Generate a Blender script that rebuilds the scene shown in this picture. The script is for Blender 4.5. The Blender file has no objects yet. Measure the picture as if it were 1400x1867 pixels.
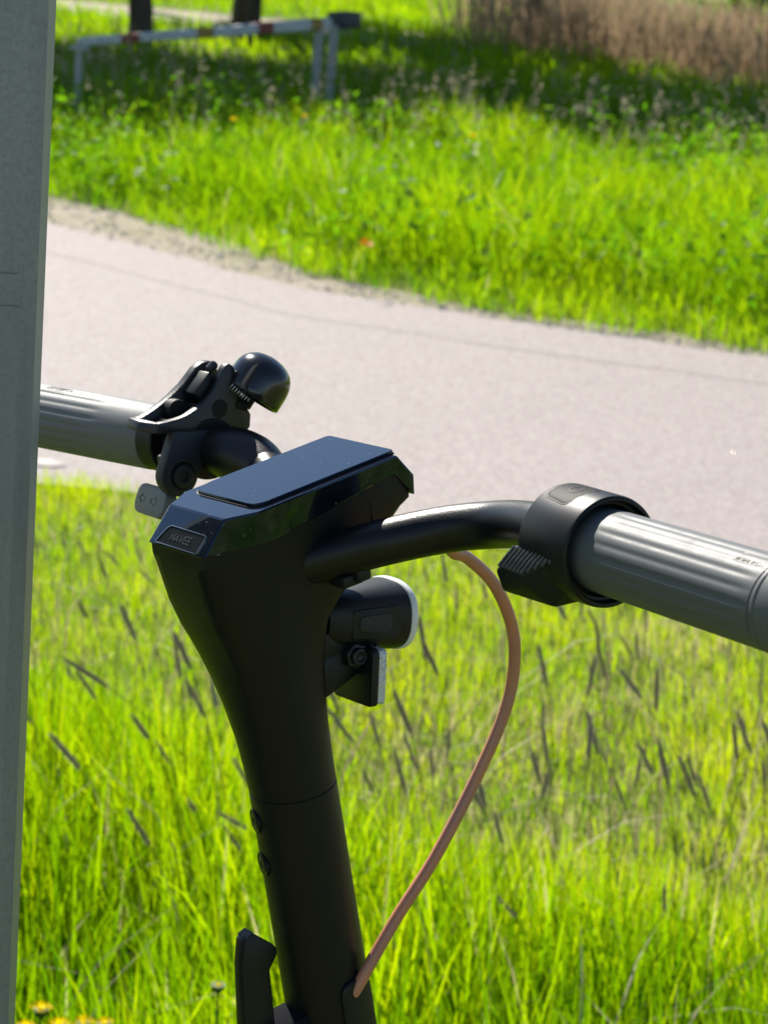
import bpy, bmesh, math, random
import numpy as np
from mathutils import Vector, Matrix

random.seed(7)
rng = np.random.default_rng(7)
scene = bpy.context.scene
R = math.radians

# ------------------------------------------------------------------ camera
cam_d = bpy.data.cameras.new("camera")
cam = bpy.data.objects.new("camera", cam_d)
scene.collection.objects.link(cam)
U = Vector((0.99677888, 0.02008021, 0.0776444))      # picture right
V = Vector((0.08019892, -0.2495735, -0.96502912))    # picture down
FW = Vector((0.0, 0.96814764, -0.25038))             # view direction
cam.matrix_world = Matrix(((U.x, -V.x, -FW.x, 0.0), (U.y, -V.y, -FW.y, 0.0), (U.z, -V.z, -FW.z, 1.39), (0, 0, 0, 1)))
cam_d.sensor_fit = 'VERTICAL'
cam_d.sensor_height = 24.0
cam_d.sensor_width = 18.0
cam_d.lens = 24.0 * 4155.0 / 1867.0
cam_d.clip_start = 0.02
cam_d.clip_end = 600.0
cam_d.dof.use_dof = True
cam_d.dof.focus_distance = 0.99
cam_d.dof.aperture_fstop = 16.5
scene.camera = cam

# ------------------------------------------------------------------ light
SUN_AZ, SUN_EL = R(-26.0), R(40.0)
world = bpy.data.worlds.new("World")
scene.world = world
world.use_nodes = True
wn = world.node_tree
bg = wn.nodes["Background"]
sky = wn.nodes.new("ShaderNodeTexSky")
sky.sky_type = 'NISHITA'
sky.sun_disc = False
sky.sun_elevation = SUN_EL
sky.sun_rotation = SUN_AZ
sky.air_density = 1.0
sky.dust_density = 0.15
sky.ozone_density = 3.0
wn.links.new(sky.outputs[0], bg.inputs[0])
bg.inputs[1].default_value = 0.075
sun_d = bpy.data.lights.new("sun", 'SUN')
sun_d.energy = 5.0
sun_d.angle = R(0.5)
sun_d.color = (1.0, 0.94, 0.84)
sun = bpy.data.objects.new("sun", sun_d)
scene.collection.objects.link(sun)
to_sun = Vector((math.sin(SUN_AZ) * math.cos(SUN_EL), math.cos(SUN_AZ) * math.cos(SUN_EL), math.sin(SUN_EL)))
sun.rotation_euler = to_sun.to_track_quat('Z', 'Y').to_euler()
scene.view_settings.view_transform = 'Standard'
scene.view_settings.look = 'None'
scene.view_settings.gamma = 1.0
scene.view_settings.use_curve_mapping = False
scene.view_settings.exposure = 0.68

# ------------------------------------------------------------------ materials
def principled(name, col, rough=0.5, metal=0.0, spec=0.5, coat=0.0, coat_rough=0.03):
    m = bpy.data.materials.new(name)
    m.use_nodes = True
    b = m.node_tree.nodes["Principled BSDF"]
    b.inputs["Base Color"].default_value = (*col, 1)
    b.inputs["Roughness"].default_value = rough
    b.inputs["Metallic"].default_value = metal
    b.inputs["Specular IOR Level"].default_value = spec
    b.inputs["Coat Weight"].default_value = coat
    b.inputs["Coat Roughness"].default_value = coat_rough
    return m

def nodes(m):
    return m.node_tree.nodes, m.node_tree.links, m.node_tree.nodes["Principled BSDF"]

def noise(m, scale, detail=4, rough=0.6, stretch=None, coord="Object"):
    n, l, b = nodes(m)
    tc = n.new("ShaderNodeTexCoord")
    t = n.new("ShaderNodeTexNoise")
    t.inputs["Scale"].default_value = scale
    t.inputs["Detail"].default_value = detail
    t.inputs["Roughness"].default_value = rough
    if stretch:
        mp = n.new("ShaderNodeMapping")
        mp.inputs["Scale"].default_value = stretch
        l.new(tc.outputs[coord], mp.inputs[0])
        l.new(mp.outputs[0], t.inputs["Vector"])
    else:
        l.new(tc.outputs[coord], t.inputs["Vector"])
    return t.outputs["Fac"]

def ramp(m, src, stops, interp='LINEAR'):
    n, l, b = nodes(m)
    r = n.new("ShaderNodeValToRGB")
    r.color_ramp.interpolation = interp
    el = r.color_ramp.elements
    while len(el) < len(stops):
        el.new(0.5)
    for e, (p, c) in zip(el, stops):
        e.position = p
        e.color = (*c, 1) if isinstance(c, tuple) else (c, c, c, 1)
    l.new(src, r.inputs[0])
    return r.outputs[0]

def mix(m, fac, a, b_, mode='MIX'):
    n, l, b = nodes(m)
    x = n.new("ShaderNodeMix")
    x.data_type = 'RGBA'
    x.blend_type = mode
    for s, v in ((x.inputs[0], fac), (x.inputs[6], a), (x.inputs[7], b_)):
        if hasattr(v, "links"):
            l.new(v, s)
        elif isinstance(v, tuple):
            s.default_value = (*v, 1)
        else:
            s.default_value = v
    return x.outputs[2]

def bump(m, src, strength, dist):
    n, l, b = nodes(m)
    u = n.new("ShaderNodeBump")
    u.inputs["Strength"].default_value = strength
    u.inputs["Distance"].default_value = dist
    l.new(src, u.inputs["Height"])
    prev = b.inputs["Normal"]
    if prev.links:
        l.new(prev.links[0].from_socket, u.inputs["Normal"])
    l.new(u.outputs[0], b.inputs["Normal"])

def setin(m, name, src):
    n, l, b = nodes(m)
    l.new(src, b.inputs[name])

# scooter finishes
M_paint = principled("matt_black_paint", (0.008, 0.008, 0.009), 0.34, 0, 0.4)
bump(M_paint, noise(M_paint, 1500, 2, 0.5), 0.32, 0.0004)
M_shell = principled("matt_black_shell", (0.007, 0.007, 0.007), 0.42, 0, 0.3)
bump(M_shell, noise(M_shell, 1800, 2, 0.5), 0.10, 0.0003)
setin(M_shell, "Roughness", ramp(M_shell, noise(M_shell, 45, 5, 0.6, (1, 1, 0.35)), [(0.3, 0.38), (0.75, 0.5)]))
M_plastic = principled("black_plastic", (0.008, 0.009, 0.010), 0.42, 0, 0.35)
bump(M_plastic, noise(M_plastic, 2200, 2, 0.5), 0.16, 0.0003)
M_lever = principled("textured_black_metal", (0.010, 0.010, 0.011), 0.38, 0.0, 0.55)
bump(M_lever, noise(M_lever, 1300, 2, 0.55), 0.35, 0.0004)
M_lug = principled("dark_blue_grey_plastic", (0.022, 0.026, 0.032), 0.5, 0, 0.4)
bump(M_lug, noise(M_lug, 1800, 2, 0.5), 0.12, 0.0003)
M_button = principled("button_rubber", (0.009, 0.010, 0.011), 0.6, 0, 0.18)
M_flat = principled("flat_black_cast", (0.012, 0.013, 0.016), 0.85, 0, 0.04)
M_rib = principled("thumb_rib_sky_sheen", (0.07, 0.08, 0.094), 0.45, 0, 0.5)  # base colour lightened to blue-grey in place of sky reflected on the ribs
M_deep = principled("deep_black", (0.006, 0.006, 0.006), 0.6, 0, 0.3)
M_gloss = principled("piano_black", (0.006, 0.006, 0.008), 0.035, 0, 0.8, 0.2, 0.02)
_d = noise(M_gloss, 380, 3, 0.7)
_d2 = noise(M_gloss, 28, 3, 0.6)
setin(M_gloss, "Roughness", mix(M_gloss, ramp(M_gloss, _d2, [(0.4, 0.0), (0.7, 1.0)]), ramp(M_gloss, _d, [(0.55, 0.03), (0.75, 0.09)]), (0.03, 0.03, 0.03)))
_dust = ramp(M_gloss, noise(M_gloss, 620, 2, 0.5), [(0.70, 0.0), (0.73, 1.0)])
_dmask = ramp(M_gloss, noise(M_gloss, 40, 2, 0.5), [(0.45, 0.0), (0.6, 1.0)])
setin(M_gloss, "Base Color", mix(M_gloss, mix(M_gloss, 1.0, _dust, _dmask, 'MULTIPLY'), (0.006, 0.006, 0.008), (0.22, 0.23, 0.24)))
nodes(M_gloss)[2].inputs['Specular Tint'].default_value = (0.38, 0.68, 1.0, 1)  # blue put into the reflection so the mirrored sky looks deeper
M_bell = principled("bell_black_enamel", (0.010, 0.010, 0.012), 0.2, 0, 0.55, 0.3, 0.08)
M_badge = principled("badge_black", (0.006, 0.010, 0.012), 0.5, 0, 0.08)
M_logo = principled("logo_grey", (0.045, 0.055, 0.06), 0.5, 0, 0.3)
M_silver = principled("thin_chrome", (0.55, 0.56, 0.58), 0.28, 1.0)
M_grip = principled("grey_rubber", (0.105, 0.112, 0.118), 0.5, 0, 0.65)
bump(M_grip, noise(M_grip, 1500, 2, 0.5), 0.16, 0.0003)
setin(M_grip, "Roughness", ramp(M_grip, noise(M_grip, 120, 4, 0.6), [(0.3, 0.52), (0.7, 0.62)]))
M_gripend = principled("grip_end_rubber", (0.12, 0.126, 0.13), 0.5, 0, 0.45)
bump(M_gripend, noise(M_gripend, 1500, 2, 0.5), 0.12, 0.0003)
M_ink = principled("dark_print", (0.03, 0.033, 0.034), 0.5, 0, 0.3)
M_hose = principled("copper_orange_hose", (0.5, 0.18, 0.08), 0.33, 0, 0.6)
bump(M_hose, noise(M_hose, 900, 2, 0.5), 0.12, 0.0003)
setin(M_hose, "Base Color", mix(M_hose, ramp(M_hose, noise(M_hose, 60, 4, 0.6), [(0.35, 0.0), (0.7, 1.0)]), (0.60, 0.235, 0.125), (0.50, 0.22, 0.15)))
M_steel = principled("bare_steel", (0.45, 0.45, 0.46), 0.32, 1.0)
M_bolt = principled("blackened_bolt", (0.035, 0.036, 0.04), 0.38, 0.6)
M_lens = principled("frosted_lens_rim", (0.78, 0.82, 0.82), 0.35, 0, 0.5)
nodes(M_lens)[2].inputs["Subsurface Weight"].default_value = 0.3
nodes(M_lens)[2].inputs["Subsurface Radius"].default_value = (0.01, 0.01, 0.01)
M_prism = principled("prismatic_reflector", (0.72, 0.73, 0.74), 0.25, 0.2, 0.6)
bump(M_prism, noise(M_prism, 700, 1, 0.4), 0.9, 0.002)
M_pad = principled("switch_grey_plastic", (0.15, 0.165, 0.172), 0.5, 0, 0.45)
bump(M_pad, noise(M_pad, 1800, 2, 0.5), 0.08, 0.0003)
M_tyre = principled("tyre_rubber", (0.02, 0.02, 0.02), 0.75)

# galvanised post
M_zinc = principled("galvanised_zinc", (0.2, 0.22, 0.23), 0.55, 0.35, 0.4)
_s = noise(M_zinc, 420, 6, 0.75)
_s2 = noise(M_zinc, 26, 4, 0.65, (1, 1, 0.16))
_zc = mix(M_zinc, ramp(M_zinc, _s2, [(0.35, 0.0), (0.7, 1.0)]), (0.262, 0.268, 0.29), (0.35, 0.358, 0.38))
setin(M_zinc, "Base Color", mix(M_zinc, ramp(M_zinc, _s, [(0.40, 0.0), (0.66, 0.7)]), _zc, (0.215, 0.225, 0.245)))
_scr = ramp(M_zinc, noise(M_zinc, 9, 2, 0.4, (0.3, 0.3, 9)), [(0.485, 0.0), (0.495, 1.0), (0.505, 0.0)])
bump(M_zinc, _s, 0.15, 0.0005)
M_zincp = principled("galvanised_plain", (0.36, 0.38, 0.39), 0.5, 0.3, 0.4)
setin(M_zincp, "Base Color", ramp(M_zincp, noise(M_zincp, 60, 5, 0.7), [(0.3, (0.3, 0.32, 0.33)), (0.7, (0.42, 0.44, 0.45))]))

# asphalt
M_road = principled("old_asphalt", (0.3, 0.28, 0.27), 0.75, 0, 0.4)
_g = noise(M_road, 160, 5, 0.75)
_p = noise(M_road, 1.3, 5, 0.62)
_c1 = ramp(M_road, _g, [(0.28, (0.25, 0.218, 0.198)), (0.5, (0.36, 0.312, 0.295)), (0.72, (0.47, 0.416, 0.396))])
_c2 = mix(M_road, ramp(M_road, _p, [(0.35, 0.0), (0.7, 0.5)]), _c1, (0.37, 0.316, 0.298))
_vo = nodes(M_road)[0].new("ShaderNodeTexVoronoi")
_vo.inputs["Scale"].default_value = 95
_tc = nodes(M_road)[0].new("ShaderNodeTexCoord")
nodes(M_road)[1].new(_tc.outputs["Object"], _vo.inputs["Vector"])
_bw = nodes(M_road)[0].new("ShaderNodeRGBToBW")
nodes(M_road)[1].new(_vo.outputs["Color"], _bw.inputs[0])
_c3 = mix(M_road, 0.4, _c2, _bw.outputs[0], 'SOFT_LIGHT')
setin(M_road, "Base Color", _c3)
bump(M_road, _g, 0.5, 0.004)
bump(M_road, _vo.outputs["Distance"], 0.35, 0.004)
M_seam = M_road.copy()
M_seam.name = "asphalt_seam"
_b = nodes(M_seam)[2]
_src = _b.inputs["Base Color"].links[0].from_socket
setin(M_seam, "Base Color", mix(M_seam, ramp(M_seam, noise(M_seam, 9, 4, 0.7), [(0.4, 0.0), (0.7, 0.35)]), _src, (0.30, 0.262, 0.245)))
M_mark = principled("worn_white_marking", (0.7, 0.7, 0.68), 0.6)
setin(M_mark, "Base Color", ramp(M_mark, noise(M_mark, 24, 6, 0.75), [(0.45, (0.37, 0.325, 0.308)), (0.75, (0.66, 0.62, 0.59))]))
M_gravel = principled("pale_gravel", (0.4, 0.36, 0.3), 0.85, 0, 0.3)
_gg = noise(M_gravel, 55, 6, 0.75)
setin(M_gravel, "Base Color", mix(M_gravel, ramp(M_gravel, noise(M_gravel, 4.0, 5, 0.7), [(0.42, 0.0), (0.62, 0.6)]),
      ramp(M_gravel, _gg, [(0.3, (0.30, 0.25, 0.20)), (0.55, (0.46, 0.39, 0.31)), (0.75, (0.58, 0.51, 0.42))]), (0.22, 0.23, 0.08)))
bump(M_gravel, _gg, 0.8, 0.01)
M_stone = principled("pale_stone", (0.52, 0.46, 0.39), 0.8)
M_soil = principled("turf_soil", (0.09, 0.085, 0.03), 0.9, 0, 0.2)
setin(M_soil, "Base Color", mix(M_soil, ramp(M_soil, noise(M_soil, 5, 5, 0.7), [(0.4, 0.0), (0.62, 1.0)]),
      ramp(M_soil, noise(M_soil, 45, 5, 0.7), [(0.3, (0.07, 0.105, 0.012)), (0.7, (0.14, 0.19, 0.025))]), (0.27, 0.24, 0.09)))
bump(M_soil, noise(M_soil, 45, 5, 0.7), 0.8, 0.02)
M_bark = principled("dark_bark", (0.07, 0.055, 0.045), 0.9, 0, 0.2)
_bk = noise(M_bark, 9, 6, 0.7, (1, 1, 0.2))
setin(M_bark, "Base Color", ramp(M_bark, _bk, [(0.35, (0.035, 0.028, 0.022)), (0.65, (0.12, 0.10, 0.085))]))
bump(M_bark, _bk, 1.0, 0.03)

def leaf_mat(name, stops, trans, tfac, rough=0.38, spec=0.22):
    """thin leaf: colour varies blade by blade through the 'tint' attribute; light passes through it"""
    m = bpy.data.materials.new(name)
    m.use_nodes = True
    n, l, b = nodes(m)
    a = n.new("ShaderNodeAttribute")
    a.attribute_name = "tint"
    base = ramp(m, a.outputs["Fac"], stops)
    tr = ramp(m, a.outputs["Fac"], trans)
    l.new(base, b.inputs["Base Color"])
    b.inputs["Roughness"].default_value = rough
    b.inputs["Specular IOR Level"].default_value = spec
    t = n.new("ShaderNodeBsdfTranslucent")
    l.new(tr, t.inputs["Color"])
    x = n.new("ShaderNodeMixShader")
    x.inputs[0].default_value = tfac
    l.new(b.outputs[0], x.inputs[1])
    l.new(t.outputs[0], x.inputs[2])
    l.new(x.outputs[0], n["Material Output"].inputs["Surface"])
    return m

M_grass = leaf_mat("meadow_grass_blade",
    [(0.0, (0.025, 0.075, 0.004)), (0.5, (0.06, 0.145, 0.006)), (0.86, (0.11, 0.18, 0.01)), (0.92, (0.40, 0.36, 0.15)), (1.0, (0.52, 0.47, 0.26))],
    [(0.0, (0.07, 0.27, 0.001)), (0.5, (0.36, 0.62, 0.002)), (0.86, (0.70, 0.82, 0.003)), (0.92, (0.62, 0.57, 0.18)), (1.0, (0.70, 0.64, 0.32))], 0.62)
M_herb = leaf_mat("broad_herb_leaf",
    [(0.0, (0.03, 0.085, 0.008)), (0.6, (0.06, 0.14, 0.012)), (1.0, (0.10, 0.19, 0.02))],
    [(0.0, (0.10, 0.32, 0.006)), (0.6, (0.24, 0.55, 0.008)), (1.0, (0.40, 0.66, 0.015))], 0.5, 0.5, 0.25)
M_dry = leaf_mat("dry_straw",
    [(0.0, (0.26, 0.21, 0.10)), (0.6, (0.42, 0.35, 0.20)), (1.0, (0.55, 0.48, 0.33))],
    [(0.0, (0.3, 0.24, 0.1)), (1.0, (0.5, 0.4, 0.24))], 0.3, 0.5, 0.3)
M_reed = leaf_mat("dry_reed",
    [(0.0, (0.28, 0.205, 0.115)), (0.6, (0.44, 0.335, 0.20)), (1.0, (0.60, 0.48, 0.31))],
    [(0.0, (0.40, 0.27, 0.16)), (1.0, (0.62, 0.46, 0.30))], 0.35, 0.5, 0.35)
M_pale = leaf_mat("pale_seed_panicle",
    [(0.0, (0.30, 0.27, 0.17)), (1.0, (0.5, 0.45, 0.33))],
    [(0.0, (0.35, 0.30, 0.2)), (1.0, (0.5, 0.44, 0.32))], 0.35, 0.6, 0.3)
M_treeleaf = leaf_mat("tree_leaf", 
    [(0.0, (0.03, 0.075, 0.01)), (1.0, (0.075, 0.13, 0.018))],
    [(0.0, (0.06, 0.18, 0.01)), (1.0, (0.16, 0.32, 0.02))], 0.35)
M_brightleaf = leaf_mat("willow_leaf",
    [(0.0, (0.07, 0.14, 0.015)), (1.0, (0.13, 0.21, 0.03))],
    [(0.0, (0.28, 0.52, 0.02)), (1.0, (0.5, 0.72, 0.05))], 0.5)
M_stalk = leaf_mat("grass_stalk", [(0.0, (0.07, 0.11, 0.02)), (1.0, (0.13, 0.16, 0.04))], [(0.0, (0.2, 0.35, 0.02)), (1.0, (0.35, 0.45, 0.05))], 0.3)
M_head = principled("foxtail_head", (0.085, 0.068, 0.06), 0.85, 0, 0.2)
setin(M_head, "Base Color", ramp(M_head, noise(M_head, 420, 3, 0.7), [(0.35, (0.24, 0.17, 0.10)), (0.58, (0.36, 0.27, 0.17)), (0.75, (0.55, 0.46, 0.33))]))
M_bristle = principled("foxtail_bristle", (0.42, 0.38, 0.33), 0.6, 0, 0.3)
M_petal = leaf_mat("yellow_petal", [(0.0, (0.75, 0.55, 0.004)), (1.0, (0.82, 0.64, 0.008))], [(0.0, (0.85, 0.66, 0.003)), (1.0, (0.9, 0.74, 0.005))], 0.55, 0.7, 0.1)
M_orange = leaf_mat("orange_petal", [(0.0, (0.8, 0.33, 0.01)), (1.0, (0.85, 0.45, 0.01))], [(0.0, (0.85, 0.36, 0.005)), (1.0, (0.9, 0.46, 0.01))], 0.4, 0.5, 0.3)
M_green = principled("flower_green", (0.07, 0.13, 0.015), 0.6)

# ------------------------------------------------------------------ mesh helpers
class MB:
    """collects vertices and faces for one mesh"""
    def __init__(s):
        s.v, s.f = [], []

    def add(s, vs, fs):
        o = len(s.v)
        s.v += [tuple(p) for p in vs]
        s.f += [tuple(i + o for i in f) for f in fs]
        return s

    def loft(s, rings, caps=(True, True), closed=True):
        n = len(rings[0])
        vs = [p for r in rings for p in r]
        fs = []
        for k in range(len(rings) - 1):
            for i in range(n if closed else n - 1):
                j = (i + 1) % n
                fs.append((k * n + i, k * n + j, (k + 1) * n + j, (k + 1) * n + i))
        if caps[0]:
            fs.append(tuple(range(n))[::-1])
        if caps[1]:
            fs.append(tuple(range((len(rings) - 1) * n, len(rings) * n)))
        return s.add(vs, fs)

    def box(s, c, h, ax=None):
        ax = ax or (Vector((1, 0, 0)), Vector((0, 1, 0)), Vector((0, 0, 1)))
        c = Vector(c)
        p = [c + ax[0] * (x * h[0]) + ax[1] * (y * h[1]) + ax[2] * (z * h[2]) for z in (-1, 1) for y in (-1, 1) for x in (-1, 1)]
        return s.add(p, [(0, 2, 3, 1), (4, 5, 7, 6), (0, 1, 5, 4), (2, 6, 7, 3), (0, 4, 6, 2), (1, 3, 7, 5)])

    def prism(s, poly, a, b):
        """poly: list of 3d points; offset to a and b (vectors)"""
        a, b = Vector(a), Vector(b)
        return s.loft([[Vector(p) + a for p in poly], [Vector(p) + b for p in poly]])

    def tube(s, path, rad, n=16, caps=(True, True)):
        path = [Vector(p) for p in path]
        rings = []
        t0 = (path[1] - path[0]).normalized()
        ref = Vector((0, 0, 1)) if abs(t0.z) < 0.9 else Vector((1, 0, 0))
        nrm = (ref - t0 * ref.dot(t0)).normalized()
        for i, p in enumerate(path):
            t = (path[min(i + 1, len(path) - 1)] - path[max(i - 1, 0)]).normalized()
            nrm = (nrm - t * nrm.dot(t)).normalized()
            bn = t.cross(nrm)
            r = rad(i / (len(path) - 1)) if callable(rad) else rad
            rings.append([p + (nrm * math.cos(2 * math.pi * k / n) + bn * math.sin(2 * math.pi * k / n)) * r for k in range(n)])
        return s.loft(rings, caps)

    def lathe(s, prof, o, ax, n=32, up=None, mod=None, caps=(True, True)):
        """prof: (distance along ax, radius) pairs"""
        o, ax = Vector(o), Vector(ax).normalized()
        up = Vector(up) if up is not None else (Vector((0, 0, 1)) if abs(ax.z) < 0.9 else Vector((1, 0, 0)))
        e1 = (up - ax * up.dot(ax)).normalized()
        e2 = ax.cross(e1)
        rings = []
        for d, r in prof:
            rr = []
            for k in range(n):
                a = 2 * math.pi * k / n
                q = r + (mod(d, a) if mod else 0)
                rr.append(o + ax * d + (e1 * math.cos(a) + e2 * math.sin(a)) * q)
            rings.append(rr)
        return s.loft(rings, caps)

    def mesh(s, name, m, bevel=0.0, seg=2, angle=32, smooth=True, bev_angle=30):
        me = bpy.data.meshes.new(name)
        bm = bmesh.new()
        vs = [bm.verts.new(p) for p in s.v]
        for f in s.f:
            try:
                bm.faces.new([vs[i] for i in f])
            except ValueError:
                pass
        bmesh.ops.recalc_face_normals(bm, faces=bm.faces)
        if bevel > 0:
            ed = [e for e in bm.edges if len(e.link_faces) == 2 and e.calc_face_angle(0) > R(bev_angle)]
            if ed:
                bmesh.ops.bevel(bm, geom=ed, offset=bevel, segments=seg, affect='EDGES', profile=0.5, clamp_overlap=True)
        bm.to_mesh(me)
        bm.free()
        if smooth:
            me.shade_smooth()
            me.set_sharp_from_angle(angle=R(angle))
        me.materials.append(m)
        return me

def link(name, data, parent=None, loc=None):
    o = bpy.data.objects.new(name, data)
    scene.collection.objects.link(o)
    if parent is not None:
        o.parent = parent
    if loc is not None:
        o.location = loc
    return o

def tag(o, label=None, cat=None, group=None, kind=None):
    for k, v in (("label", label), ("category", cat), ("group", group), ("kind", kind)):
        if v:
            o[k] = v
    return o

def cat_rom(pts, n=8):
    P = [np.array(p, float) for p in pts]
    P = [2 * P[0] - P[1]] + P + [2 * P[-1] - P[-2]]
    out = []
    for i in range(1, len(P) - 2):
        for k in range(n):
            t = k / n
            out.append(0.5 * ((2 * P[i]) + (-P[i - 1] + P[i + 1]) * t + (2 * P[i - 1] - 5 * P[i] + 4 * P[i + 1] - P[i + 2]) * t * t
                              + (-P[i - 1] + 3 * P[i] - 3 * P[i + 1] + P[i + 2]) * t ** 3))
    out.append(P[-2])
    return [tuple(q) for q in out]

def tri_mesh(name, verts, tris, m, tint=None, smooth=True):
    """fast mesh from numpy arrays"""
    me = bpy.data.meshes.new(name)
    nv, nt = len(verts), len(tris)
    me.vertices.add(nv)
    me.vertices.foreach_set("co", np.ascontiguousarray(verts, dtype=np.float32).ravel())
    me.loops.add(nt * 3)
    me.loops.foreach_set("vertex_index", np.ascontiguousarray(tris, dtype=np.int32).ravel())
    me.polygons.add(nt)
    me.polygons.foreach_set("loop_start", np.arange(0, nt * 3, 3, dtype=np.int32))
    me.polygons.foreach_set("use_smooth", np.full(nt, smooth, dtype=bool))
    me.update(calc_edges=True)
    if tint is not None:
        a = me.attributes.new("tint", 'FLOAT', 'POINT')
        a.data.foreach_set("value", np.ascontiguousarray(tint, dtype=np.float32))
    me.materials.append(m)
    return me

def vnoise(x, y, scale, seed):
    """smooth value noise 0..1"""
    r = np.random.default_rng(seed)
    T = r.random((64, 64))
    X, Y = x / scale + 1000, y / scale + 1000
    i, j = np.floor(X).astype(int), np.floor(Y).astype(int)
    fx, fy = X - i, Y - j
    fx, fy = fx * fx * (3 - 2 * fx), fy * fy * (3 - 2 * fy)
    g = lambda a, b: T[a % 64, b % 64]
    return (g(i, j) * (1 - fx) + g(i + 1, j) * fx) * (1 - fy) + (g(i, j + 1) * (1 - fx) + g(i + 1, j + 1) * fx) * fy

def blades(x, y, h, w, lean, tint, z0=0.0, wind=(-0.25, 0.05), bend=0.5, seed=1):
    """one tapered, bent ribbon per entry: 7 vertices, 5 triangles"""
    r = np.random.default_rng(seed)
    n = len(x)
    fa = r.random(n) * 2 * np.pi               # facing of the ribbon
    la = r.random(n) * 2 * np.pi               # direction it leans to
    dx, dy = np.cos(la) * lean + wind[0] * h, np.sin(la) * lean + wind[1] * h
    ts = np.array([0.0, 0.4, 0.75, 1.0])
    ws = np.array([0.75, 1.0, 0.7, 0.0])
    V_ = np.zeros((n, 7, 3))
    k = 0
    for t, ww in zip(ts, ws):
        q = t ** (1 + bend * 1.6)
        cx, cy = x + dx * q, y + dy * q
        off = np.sqrt(dx * dx + dy * dy)
        cz = z0 + h * t - 0.35 * off * t ** 3
        sx, sy = np.cos(fa + 0.5 * t) * w * ww * 0.5, np.sin(fa + 0.5 * t) * w * ww * 0.5
        if ww > 0:
            V_[:, k] = np.stack([cx - sx, cy - sy, cz], 1)
            V_[:, k + 1] = np.stack([cx + sx, cy + sy, cz], 1)
            k += 2
        else:
            V_[:, k] = np.stack([cx, cy, cz], 1)
    T_ = np.array([[0, 1, 3], [0, 3, 2], [2, 3, 5], [2, 5, 4], [4, 5, 6]])
    tr = (np.arange(n)[:, None, None] * 7 + T_[None]).reshape(-1, 3)
    return V_.reshape(-1, 3), tr, np.repeat(tint, 7)

def leaves(c, size, tint, up=0.3, seed=1):
    """small four-cornered leaves at the points c, random facing"""
    r = np.random.default_rng(seed)
    n = len(c)
    nn = r.normal(size=(n, 3))
    nn[:, 2] += up
    nn /= np.linalg.norm(nn, axis=1)[:, None]
    a = np.cross(nn, r.normal(size=(n, 3)))
    a /= np.linalg.norm(a, axis=1)[:, None]
    b = np.cross(nn, a)
    s = size[:, None]
    V_ = np.stack([c - a * s, c + b * s * 0.42 + nn * s * 0.15, c + a * s, c - b * s * 0.42 + nn * s * 0.15], 1)
    T_ = np.array([[0, 1, 2], [0, 2, 3]])
    return V_.reshape(-1, 3), (np.arange(n)[:, None, None] * 4 + T_[None]).reshape(-1, 3), np.repeat(tint, 4)

# ------------------------------------------------------------------ setting: ground, road, shoulder
def sheet(name, poly, z, m, kind="structure"):
    me = bpy.data.meshes.new(name)
    me.from_pydata([(x, y, z) for x, y in poly], [], [tuple(range(len(poly)))])
    me.materials.append(m)
    o = link(name, me)
    return tag(o, kind=kind)

NEAR = [(-60, 17.5), (-20, 9.6), (-6, 6.75), (-2.2, 5.66), (-0.85, 5.42), (-0.2, 5.27), (0.22, 5.12), (0.87, 4.93), (3.0, 4.3), (8.0, 2.6), (30, -6.0)]
FAR = [(-60, 27.0), (-20, 16.2), (-6, 12.0), (-2.4, 10.45), (-1.54, 9.85), (-0.9, 9.2), (-0.36, 8.66), (0.35, 8.30), (1.31, 7.95), (3.2, 7.3), (9.0, 5.0), (30, -2.2)]
near_y = lambda x: np.interp(x, [p[0] for p in NEAR], [p[1] for p in NEAR])
far_y = lambda x: np.interp(x, [p[0] for p in FAR], [p[1] for p in FAR])
def band(name, xs, f0, f1, z, m):
    vs, fs = [], []
    for x in xs:
        vs += [(x, float(f0(x)), z), (x, float(f1(x)), z)]
    for i in range(len(xs) - 1):
        fs.append((2 * i, 2 * i + 2, 2 * i + 3, 2 * i + 1))
    me = bpy.data.meshes.new(name)
    me.from_pydata(vs, [], fs)
    me.materials.append(m)
    return tag(link(name, me), kind="structure")

sheet("ground", [(-300, -60), (300, -60), (300, 400), (-300, 400)], 0.0, M_soil)
RX = sorted(set([p[0] for p in NEAR] + [p[0] for p in FAR] + list(np.linspace(-4, 4, 81))))
wob = lambda x, s, a: a * (vnoise(np.array([x]), np.array([0.3]), 0.35, s)[0] - 0.5) + a * 0.6 * (vnoise(np.array([x]), np.array([0.7]), 0.12, s + 1)[0] - 0.5)
band("road", RX, lambda x: near_y(x) + wob(x, 3, 0.10), lambda x: far_y(x) + wob(x, 4, 0.07), 0.008, M_road)
should = lambda x: float(np.interp(x, [-60, -6, -2.4, -1.62, -1.15, -0.58, 0.0, 0.35, 1.3, 9, 30], [1.2, 1.1, 0.9, 0.85, 0.82, 0.52, 0.28, 0.16, 0.16, 0.2, 0.2]))
band("gravel_shoulder", RX, lambda x: far_y(x) - 0.12, lambda x: far_y(x) + should(x) + wob(x, 9, 0.2), 0.004, M_gravel)
# seams between the asphalt lanes: narrow strips 4 mm over the asphalt
sx_ = list(np.linspace(-3, 4, 60))
band("road_seam", sx_, lambda x: far_y(x) - 0.62 + 0.05 * x + wob(x, 21, 0.05), lambda x: far_y(x) - 0.585 + 0.05 * x + wob(x, 21, 0.05) + wob(x, 22, 0.012), 0.0092, M_seam)
tag(sheet("road_marking", [(-0.95, 5.53), (-0.83, 5.52), (-0.80, 5.55), (-0.84, 5.59), (-0.93, 5.61)], 0.012, M_mark))
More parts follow.
